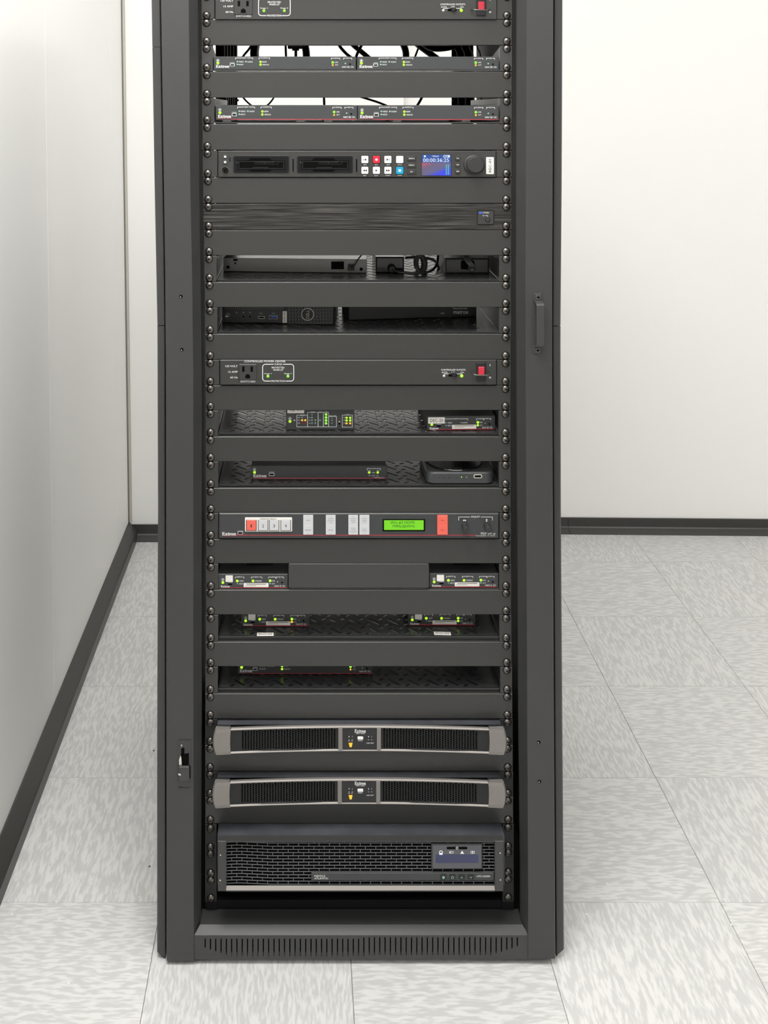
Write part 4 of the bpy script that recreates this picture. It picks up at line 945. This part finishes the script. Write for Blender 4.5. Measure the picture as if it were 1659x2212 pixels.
# ---- video processor with the green display
y0, y1 = U[21], U[22]; t = thing('video_processor', 'rack unit with numbered square buttons, green text display and two knobs', 'processor', (X(777), 0, Z(y1)))
ears(t, y0, y1, 471.5, 1078.5, back=True)
m = MB(); m.pp(472.4, y0+1, 1077.8, y1-1, -.006, .01, r=1.2, c=.0012); m.box(X(478), X(1070), .004, .28, Z(y1-.6), Z(y0+.6)); build('chassis', m, 'powder', t)
yf = -.0062; q = yf-.0003
m = MB(); m.pp(475, 1112.6, 1075, 1160.2, yf, .0004, r=.6); build('face_plate', m, 'device', t)
m = MB(); m.rect(510.5, 1155.2, 1028, 1156.8, q); m.rect(479.7, 1157.4, 512, 1158.2, q); build('red_stripe', m, 'red', t)
m = MB(); m.logo(479.7, 1149.5, 510, 1156.6, q); m.text('CONFIG', 513.3, 1146.4, 525, 1148.4, q); m.bracket(990.5, 1064.3, 1116.3, 8, q, (1015, 1039)); m.text('ADJUST', 1017.2, 1114.5, 1037.2, 1119, q)
m.text('MGP 641 xi', 1038.9, 1150, 1069.6, 1155, q); m.text('MULTI-GRAPHIC PROCESSOR', 1028, 1156.4, 1069.6, 1158.4, q)
for cx in (1003.5, 1051.2):
    for d in (-1, 1):
        if cx < 1010: m.quad([(cx+d*.6, 1122), (cx+d*3.8, 1124.1), (cx+d*.6, 1126.2)][::d], q)
        else: m.quad([(cx-2.1, 1124.1+d*.6), (cx+2.1, 1124.1+d*.6), (cx, 1124.1+d*3.8)][::-d], q)
build('lettering', m, 'white', t)
m = MB(); m.frame(513.5, 1149, 524.6, 1154.2, q, .7, mi=1); m.rect(514.3, 1149.6, 523.8, 1153.6, q-.0001); build('port', m, ['recess', 'white'], t)
m = MB(); m.pp(529, 1118, 631, 1148.3, yf-.0008, .001, r=1.5, c=.0002, mi=0); m.text('WINDOW SELECT', 562, 1119.6, 598.5, 1122.2, yf-.0012, 1); o = build('button_surround', m, ['sticker', 'ink'], t)
for i, (a, b) in enumerate(((531.5, 554), (557.2, 579.2), (581, 603), (606, 628.4))):
    m = MB(); m.pp(a, 1123.6, b, 1146.6, yf-.0011, .001, mi=1); m.pp(a+1.2, 1124.6, b-1.2, 1145.8, yf-.0028, .002, r=.8, c=.0003, mi=0); m.text(str(i+1), (a+b)/2-(1.2 if i == 0 else 2.2), 1132.8, (a+b)/2+(1.2 if i == 0 else 2.2), 1139.4, yf-.0031, 2)
    build('button', m, ['lred' if i == 0 else 'lwhite', 'recess', 'ink'], t)
dbl = [(655, 676.5, ['MUTE'], ['FREEZE']), (703.9, 725, ['PRESET', 'RECALL/', 'SAVE'], ['ENTER']), (752.7, 773.6, ['WINDOW', 'IMAGE', 'SIZE'], ['WINDOW', 'IMAGE', 'POSITION']), (776.6, 798, ['WINDOW', 'IMAGE', 'ZOOM'], ['AUTO', 'IMAGE']), (945, 967.3, ['MENU'], ['NEXT'])]
for a, b, tu, tl in dbl:
    for (p0, p1), ts in (((1113.8, 1134.6), tu), ((1135.2, 1155.2), tl)):
        m = MB(); m.pp(a, p0, b, p1, yf-.0028, .003, r=.8, c=.0004); cy = (p0+p1)/2
        for k, s_ in enumerate(ts):
            h = 1.7 if len(ts) > 1 else 2.1; cc = cy+(k-(len(ts)-1)/2)*3.9; w_ = len(s_)*.95*(1.1 if len(ts) == 1 else 1); m.text(s_, (a+b)/2-w_, cc-h/2, (a+b)/2+w_, cc+h/2, yf-.0031, 1)
        m.rect((a+b)/2-3, p0+1.8 if ts is tu else p1-2.6, (a+b)/2+3, (p0+1.8 if ts is tu else p1-2.6)+.6, yf-.0031, 2)
        build('button', m, ['lred' if a > 900 else 'lwhite', 'ink', 'dim'], t)
m = MB(); m.pp(822.3, 1116, 921.7, 1153.3, yf-.0004, .0005, r=1, mi=0); m.pp(826.6, 1121.8, 918.4, 1147.6, yf-.001, .001, mi=1); m.pp(829.6, 1124, 915.2, 1144.8, yf-.0014, .001, mi=2); disp = build('display', m, ['device', 'recess', 'lcd'], t)
def dot(m, s_, x0, y0_, x1, y1_, q): m.text(s_, x0, y0_, x1, y1_, q)
m = MB(); m.text('Win #3 HDMI', 843, 1125.6, 895, 1132.4, yf-.0017); m.text('1080p@60Hz', 848, 1133.4, 896, 1140.6, yf-.0017); build('display_text', m, 'lcdink', disp)
for cx in (1004, 1052):
    m = MB(); xk, zk = X(cx, yf), Z(1136.5, yf); R = 6.9/S(yf); rows = []; n = 16
    m.lathe(xk, zk, [(R*.9, yf-.0145), (R, yf-.0135), (R*1.06, yf)], 16, sm=False)
    m.box(xk-.0003, xk+.0003, yf-.0149, yf-.0145, zk, zk+R*.9, 1); build('knob', m, ['rubber', 'device'], t)
screws(t, y0, y1)

# ---- shelf with filler plate and two encoders
y0, y1 = U[23], U[24]
shE = shelf(y0, y1, 1270.8, 'shelf holding a wide plain filler plate between two encoders', lipm='powder', lipy=-.001); zE = Z(1270.8)+.0004
encoder('encoder left of the wide plain filler plate', 'half_width_encoder', (1, 0, 1, 0), on(zE, 1270.6)+.0003, .11, 'enc')
encoder('encoder right of the wide plain filler plate', 'half_width_encoder', (149/150.3, 928-471.5*149/150.3, .985, 1268-1270.6*.985+1.0), on(zE, 1269.0), .11, 'enc', act='off' if False else 'dim')
t = thing('filler_plate', 'wide plain dark grey filler plate between two encoders on one shelf', 'panel', (X(775), 0, zE))
m = MB(); m.pp(623.3, 1217.8, 926.7, 1270, -.0045, .002, r=3, c=.0005); build('plate', m, 'powder', t)
m = MB(); m.box(X(630), X(920), -.0025, .012, zE, zE+.0012); build('bracket', m, 'powder', t)

# ---- shelf with two encoders labelled on the shelf
shF = shelf(U[25], U[26], 1375, 'vented shelf with the ENC-03 and ENC-04 strips on its front edge'); zF = Z(1375)+.0004
yf = on(zF, 1353.2); kx = 147/150.3
encoder('encoder above the ENC-03 strip, partly hidden by the panel', 'half_width_encoder', (kx, 521-471.5*kx, .985, 1353-1270.6*.985), yf, .11, 'enc', act='amber')
yf = on(zF, 1351.2); kx = 146/150.3
encoder('encoder above the ENC-04 strip, partly hidden by the panel', 'half_width_encoder', (kx, 881-471.5*kx, .985, 1351-1270.6*.985), yf, .11, 'enc', act='lime')
def strip(px0, px1, py0, py1, rot, txt, lab):
    ya_, yb_2 = on(zF, py1), on(zF, py0); x0, x1 = X(px0, ya_), X(px1, ya_); m = MB(); z = .0003; w_, h = x1-x0, yb_2-ya_
    m.box(0, w_, 0, h, 0, .0004, 0); vs, fs = textgeo(txt); m.add([(w_*.1+a*w_*.8, h*.22+b_*h*.5, .0006) for a, b_ in vs], fs, 1)
    o = build('label_strip', m, ['sticker', 'ink']); o.location = (x0, ya_, zF+z); o.rotation_euler.z = rot; tag(o, lab, 'label'); return o
strip(555, 591, 1367.5, 1374.4, .02, 'ENC-03', 'white paper strip reading ENC-03 stuck on the shelf edge')
strip(938, 974, 1365.2, 1371.8, -.05, 'ENC-04', 'white paper strip reading ENC-04 stuck on the shelf edge')

# ---- lowest shelf
shG = shelf(U[27], U[28], 1487.5, 'lowest vented shelf, half empty, with one slim receiver set back'); zG = Z(1487.5)+.0004
yf = on(zG, 1456.2); kx = 291.2/307.3
decoder('slim receiver alone on the lowest shelf, its top hidden by the panel', (kx, 513.3-461.5*kx, kx, 1456-153*kx), yf, .12)

# ---- amplifiers
hexm = None
def amp(y0, dy, label):
    t = thing('power_amplifier', label, 'amplifier', (X(777), 0, Z(1609+dy)), 'silver framed amplifiers')
    ya, yb = y0, y0+56.5
    a, b = ends(ya, yb); m = MB(); m.pp(a, ya+.8, 470, yb-.8, PF, .003, c=.0003); build('ear', m, 'black', t)
    m = MB(); m.pp(1079, ya+.8, b, yb-.8, PF, .003, c=.0003); build('ear', m, 'black', t)
    m = MB(); m.box(X(471), X(1079), -.0125, .33, Z(yb-1.2), Z(ya+1.2)); build('chassis', m, 'dustyplate', t)
    m = MB()
    for px in (488, 560, 663, 727, 823, 936, 1045): m.disc(px, ya+1, 1, 0, .001) if False else m.lathe(X(px), 0, [(0.001, 0)], 3) if False else None
    xc = X(777, -.02); hw = (X(1095.5, -.026)-X(459.7, -.026))/2
    dep = lambda x: -.0185-.0085*((x-xc)/hw)**2
    ztop, zbot = Z(ya+1.0), Z(yb-1.6)
    if abs(dy) > 1: xc -= .001
    def bar(m, x0, x1, z0, z1, dd=0, th=.006, n=14, c=.0008, mi=0, ta=0):
        rows = []
        for i in range(n+1):
            x = x0+(x1-x0)*i/n; y = dep(x)+dd; rows.append([(x, y+th, z0), (x, y+c, z0), (x, y, z0+c), (x, y, z1-c), (x, y+c, z1), (x, y+th, z1)])
        m.loft(rows, mi)
    e = hw-.0265; m = MB(); tb, bb = .0030, .0034
    bar(m, xc-e, xc+e, ztop-tb, ztop, 0, .006, 24, .0020); bar(m, xc-e, xc+e, zbot, zbot+bb, 0, .006, 24, .0020)
    # end cheeks with a bowed outer edge
    for sg in (-1, 1):
        rows = []; n = 8; xi = xc+sg*e
        for i in range(n+1):
            v_ = i/n; z = zbot+(ztop-zbot)*v_; bow = .0035*(2*v_-1)**2
            xo = xc+sg*(hw-bow); xin = xi+sg*(.0012*(1-(2*v_-1)**2)-.0012)
            cz = .0008 if i in (0, n) else 0
            r = [(xin, dep(xi)+.007, z), (xin, dep(xi)+cz, z), (xo-sg*.002, dep(xo)+cz, z), (xo, dep(xo)+.002+cz, z), (xo-sg*.001, dep(xo)+.010, z)]
            rows.append(r if sg > 0 else r[::-1])
        m.loft(rows)
    for sg in (-1, 1):
        x0 = xc+sg*.0265; bar(m, min(x0, x0+sg*.0062), max(x0, x0+sg*.0062), zbot+bb-.001, ztop-tb+.001, 0, .01, 2)
    build('bezel', m, 'silver', t)
    # perforated grilles
    for sg in (-1, 1):
        xi, xo = xc+sg*.0320, xc+sg*(e+.0012); x0, x1 = min(xi, xo), max(xi, xo); z0, z1 = zbot+bb-.0006, ztop-tb+.0006; hs = []
        p = .00475; r = .00172; k = 0; x = x0+.006+(.0145 if sg < 0 else 0)
        xe = x1-.004-(.0145 if sg > 0 else 0)
        while x < xe:
            z = z0+.0024+(p*.29 if k % 2 else 0)
            while z < z1-.0018:
                hs.append([(x+r*math.cos(math.pi*j/3), z+r*.85*math.sin(math.pi*j/3)) for j in range(6)]); z += p*.60
            x += p*.90; k += 1
        v, f = holed([(x0, z0), (x1, z0), (x1, z1), (x0, z1)], hs, .0008)
        m = MB(); m.add([(a_, dep(a_)+.0028+c_, b_) for a_, b_, c_ in v], f); build('grille', m, 'black', t)
    m = MB(); m.box(xc-e, xc+e, -.0133, -.0126, zbot+.001, ztop-.001); build('grille_backing', m, 'recess', t)  # added near-black sheet that keeps the grille holes dark
    m = MB(); bar(m, xc-.0262, xc+.0262, zbot+bb-.0004, ztop-tb+.0004, .0010, .006, 4, .0002); cp_ = build('centre_panel', m, 'gloss', t)
    q = dep(xc)+.0004; m = MB()
    y_ = lambda v_: v_+dy; m.logo(766, y_(1575.4), 790.4, y_(1582.8), q); m.text('XPA 2002', 768.6, y_(1583.4), 788.2, y_(1585.6), q)
    m.pp(772.4, y_(1591), 784.5, y_(1597.6), q, .0003, r=1.5); m.text('ENERGY', 773.5, y_(1598.8), 783.5, y_(1601), q); m.text('OVER TEMP', 791.5, y_(1604), 807.2, y_(1606.4), q)
    for px in (754, 761, 796.2, 802.8): m.text('1' if px in (754, 796.2) else '2', px-.6, y_(1590), px+.7, y_(1592.6), q); m.rect(px-1.4, y_(1597.6), px+1.4, y_(1598.2), q)
    m.rect(752, y_(1600.4), 755.5, y_(1601.1), q); m.rect(758.5, y_(1600.4), 762, y_(1601.1), q); build('lettering', m, 'white', cp_)
    m = MB(); m.quad([(755.4, y_(1614)), (759.6, y_(1614)), (761.6, y_(1604.6)), (753, y_(1604.6))], q); build('led', m, 'amber', cp_)
    screws(t, ya, yb)
amp(U[29], 0, 'upper of the two amplifiers with a bowed silver frame and honeycomb grilles')
amp(U[31], 112.8, 'lower of the two amplifiers with a bowed silver frame and honeycomb grilles')

# ---- battery backup
t = thing('battery_backup', 'tall dusty black battery backup unit with brick pattern grille, lowest in the rack', 'battery unit', (X(777), 0, Z(1950)))
yf = -.040; za, zb = Z(1817, yf), Z(1926, yf)
m = MB(); m.box(X(473), X(1082), -.028, .45, zb+.001, za-.0004); build('chassis', m, 'dustyplate', t)
m = MB(); fl = [(X(470.3, yf), X(488.5, yf)), (X(1069, yf), X(1087.7, yf))]
for a, b in fl: m.plate([(a, zb), (b, zb), (b, za), (a, za)], yf, yf+.012, .0008)
m.box(fl[0][1], fl[1][0], yf, yf+.012, za-.0016, za)
x0, x1 = fl[0][1], fl[1][0]; zc1 = Z(1915.5, yf); 
m.add([(x0, yf-.0005, zb+.0022), (x1, yf-.0005, zb+.0022), (x1, yf+.0035, zc1-.0008), (x0, yf+.0035, zc1-.0008), (x0, yf+.008, zb), (x1, yf+.008, zb)], [(0, 1, 2, 3), (4, 5, 1, 0)], 1)  # bottom bevel: glossy reflection put into a lighter colour than the frame
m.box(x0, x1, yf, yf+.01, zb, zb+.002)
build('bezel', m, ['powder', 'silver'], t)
m = MB(); m.box(x0, x1, yf+.0085, yf+.0105, zb+.001, za-.0016); build('grille_backing', m, 'recess', t)
m = MB(); zg0, zg1 = zc1, za-.0016; nr = 14; pz = (zg1-zg0)/nr; pw = (x1-x0)/26; gy = yf+.0045
def gd(x):     # the grille dips back near its left end
    u = (x-x0)/(x1-x0); return .0028*max(0, 1-abs(u-.045)/.12)
for r_ in range(nr+1):
    z = zg0+r_*pz; xs = [x0+(x1-x0)*i/36 for i in range(37)]
    m.loft([[(x, gy+gd(x), z-.00042), (x, gy+gd(x), z+.00042), (x, gy+gd(x)+.0008, z+.00042), (x, gy+gd(x)+.0008, z-.00042)][::-1] for x in xs])
    if r_ < nr:
        for c_ in range(27):
            x = x0+(c_+(.5 if r_ % 2 else 0))*pw
            if x < x1: m.box(x-.00045, x+.00045, gy+gd(x)+.0001, gy+gd(x)+.0009, z, z+pz)
build('grille', m, 'grillewire', t)
q = yf+.002
m = MB(); m.pp(932, 1823.5, 1042, 1878, q, .004, r=1, c=.0006, mi=1); m.pp(935, 1826, 1039.5, 1875.5, q-.0003, .001, r=1.5, mi=0); d_ = build('display', m, ['upslcd', 'panel'], t)
m = MB(); m.pp(941, 1846, 1034, 1864, q-.0005, .0005, r=3); build('display_window', m, 'upsblue', d_)
m = MB(); m.pp(965, 1829.6, 1009.6, 1834.6, q-.0006, .0006, r=2, mi=1); m.ring(987.4, 1832, 2.8, 1.8, q-.0009, 0, 12)
m.ring(952.5, 1841, 4, 2.4, q-.0006, 0, 14); m.rect(949, 1842.5, 956, 1846.5, q-.0007, 2)
m.frame(970.5, 1838.8, 979.5, 1843.4, q-.0006, .8); m.rect(971.8, 1840, 974, 1842.4, q-.0006); m.quad([(994, 1844.4), (1002.6, 1844.4), (998.3, 1837.4)], q-.0006)
m.frame(1016.8, 1838.2, 1021, 1844, q-.0006, .9); m.frame(1021, 1838.2, 1025.2, 1844, q-.0006, .9); build('display_icons', m, ['white', 'recess', 'tcode'], d_)
m = MB(); m.pp(672.4, 1885.5, 1067, 1902.4, q, .004, c=.0006, r=1); ctl = build('control_bar', m, 'device', t)
m = MB(); m.text('MIDDLE', 679, 1890.2, 702.5, 1894.3, q-.0003); m.text('ATLANTIC', 679, 1895.4, 709.3, 1899.5, q-.0003); m.text('UPS-2200R', 1030, 1891, 1059.2, 1894.6, q-.0003); build('lettering', m, 'white', ctl)
for i, a in enumerate((951.6, 971, 991, 1010.8)):
    m = MB(); m.pp(a, 1889.6, a+13, 1899.8, q-.0008, .001, r=1.5, c=.0002, mi=0); c = a+6.5; p = q-.0011
    if i == 0: m.disc(c, 1895.6, 3, p, .0002, 1)
    elif i == 1: m.ring(c, 1895.6, 3.2, 2, p, 1, 12)
    else:
        d = -1 if i == 2 else 1
        m.quad([(c-3, 1895.6-d*1.6), (c-1.8, 1895.6-d*1.9), (c, 1895.6+d*.6), (c+1.8, 1895.6-d*1.9), (c+3, 1895.6-d*1.6), (c, 1895.6+d*2.2)][::-1], p, 1)
    build('button', m, ['black', 'dim'], ctl)
for px, py in ((476.2, 1847.4), (475.5, 1902), (1080.5, 1843), (1081, 1901)): led(t, px, py, 1.6, 'pale', yf)
m = MB(); m.pp(443, 1780, 468, 1948, PF, .003, c=.0003); build('ear', m, 'black', t); m = MB(); m.pp(1086, 1780, 1110, 1948, PF, .003, c=.0003); build('ear', m, 'black', t)
for py in (1789, 1829.5, 1844, 1886, 1901, 1940):
    screw(t, interp(sLt, py), py); screw(t, interp(sRt, py), py-2)
m = MB(); m.box(X(443), X(1109), .004, .010, Z(1966), Z(1948)); build('lower_rail', m, 'inside', cab)

# ---- cabinet hardware on the stiles
h = MB(); y = YF
def foot_(m, x0, y0_, x1, y1_): m.pp(x0, y0_, x1, y1_, y-.002, .002, r=1.5, c=.0004)
m = MB(); foot_(m, 1153.2, 633.8, 1170.4, 650); foot_(m, 1152.3, 746.5, 1169, 763.6)
xa, xb = X(1154, y), X(1170.2, y); za, zb = Z(650, y), Z(747, y)
prof = [(y-.0005, za+.001), (y-.014, za-.0015), (y-.016, za-.004), (y-.016, zb+.004), (y-.014, zb+.0015), (y-.0005, zb-.001), (y-.0005, zb+.0015), (y-.0125, zb+.004), (y-.0135, zb+.006), (y-.0135, za-.006), (y-.0125, za-.004), (y-.0005, za-.0015)]
m.loft([[(xx_, a, b) for a, b in prof] for xx_ in (xb, xa)]); hd = build('pull_handle', m, 'powder', cab)
for px, py in ((1162, 641.6), (1161.2, 756.2)):
    m = MB(); R = 6.4/S(y); m.lathe(X(px, y), Z(py, y), [(R*.9, y-.0028), (R, y-.0022), (R*1.02, y-.0019)], 18); cross(m, X(px, y), Z(py, y), y-.00285, R*.6, R*.14, .05, 1); build('handle_screw', m, ['screw', 'recess'], hd)
for px, py in ((390.9, 640.6), (392.8, 755.3), (1163.9, 1603.4), (1165.3, 1688.3)):
    m = MB(); m.ring(px, py, 5.4, 3.9, y-.0004, 0, 16); m.disc(px, py, 4, y-.0003, .0002, 1, 14); m.disc(px-.8, py+1, 1.3, y-.0006, .0002, 2, 8); build('bolt_hole', m, ['powder', 'recess', 'pale'], cab)
# latch at lower left
m = MB(); m.pp(383.8, 1598.8, 412.6, 1703, y-.0004, .0006, r=3); m.frame(383.8, 1598.8, 412.6, 1703, y-.0012, 1.2, 3); lt = build('latch_plate', m, 'powder', cab)
m = MB(); p = y-.0009; m.rect(391.5, 1616, 398.3, 1630, p); m.quad([(391.8, 1655), (408, 1655), (408, 1627), (390.5, 1629.5)], p); m.disc(391.3, 1699, 1.8, p, .0002); build('latch_slot', m, 'recess', lt)
m = MB(); m.pp(385.8, 1656.5, 408.8, 1688, y-.0045, .0035, r=2, c=.0008); m.quad([(386.5, 1699), (402, 1699), (408, 1688), (386.5, 1680)], y-.0014); m.rect(409.6, 1654, 411.6, 1681, y-.0014, 1); build('latch_tab', m, ['powder', 'recess'], lt)
m = MB(); m.quad([(387, 1655.5), (392.6, 1655.5), (391.8, 1638), (390, 1631), (386.6, 1642)], y-.0016); m.quad([(385.4, 1674.6), (391, 1675.6), (390.5, 1672.2), (384.8, 1670.4)], y-.0048); build('catch', m, 'chrome', lt)
m = MB(); R = 4.2/S(y); m.lathe(X(392, y), Z(1611.6, y), [(R*.6, y-.0022), (R, y-.0012), (R, y)], 14); build('latch_screw', m, 'screw', lt)

for o in bpy.data.objects:      # small print and fine mesh: too small to pick apart
    if o.name.split('.')[0] in ('lettering', 'grille', 'front_grille', 'vent_slots', 'pin_holes', 'rail_hole', 'button_symbols', 'display_icons', 'timecode', 'level_meter'): o['kind'] = 'stuff'

# crumbs lying on the floor
def crumb(px, py, r, mt, label, group):
    d = F*ZC/(py-VY); x, y = (px-VX)/F*d, d-D0; m = MB(); n = 6
    m.loft([[(x+r*k*math.cos(2*math.pi*i/n)*random.uniform(.8, 1.2), y+r*k*.8*math.sin(2*math.pi*i/n), z) for i in range(n)] for k, z in ((1, .0001), (.9, r*.5), (.4, r*.9))])
    o = build('crumb', m, mt, None, (x, y, 0)); tag(o, label, 'debris', group)
for px, py in ((122, 1950), (127, 1986), (26, 1976), (148, 2125), (301, 1938), (198, 1909)):
    crumb(px, py, .0016, 'white', 'tiny white crumb on the floor tiles left of the cabinet', 'white crumbs left of the cabinet')
for px, py in ((1403, 1753), (1492, 1807), (1311, 1909), (1266, 1976), (1565, 1943), (1580, 1998), (1237, 1835)):
    crumb(px, py, .0018, 'white', 'tiny white crumb on the floor tiles right of the cabinet', 'white crumbs right of the cabinet')
crumb(332, 1622, .0022, 'grout', 'dark speck on the floor beside the cabinet latch', None)
crumb(323, 1872, .0020, 'grout', 'dark speck on the floor by the lower left side of the cabinet', None)
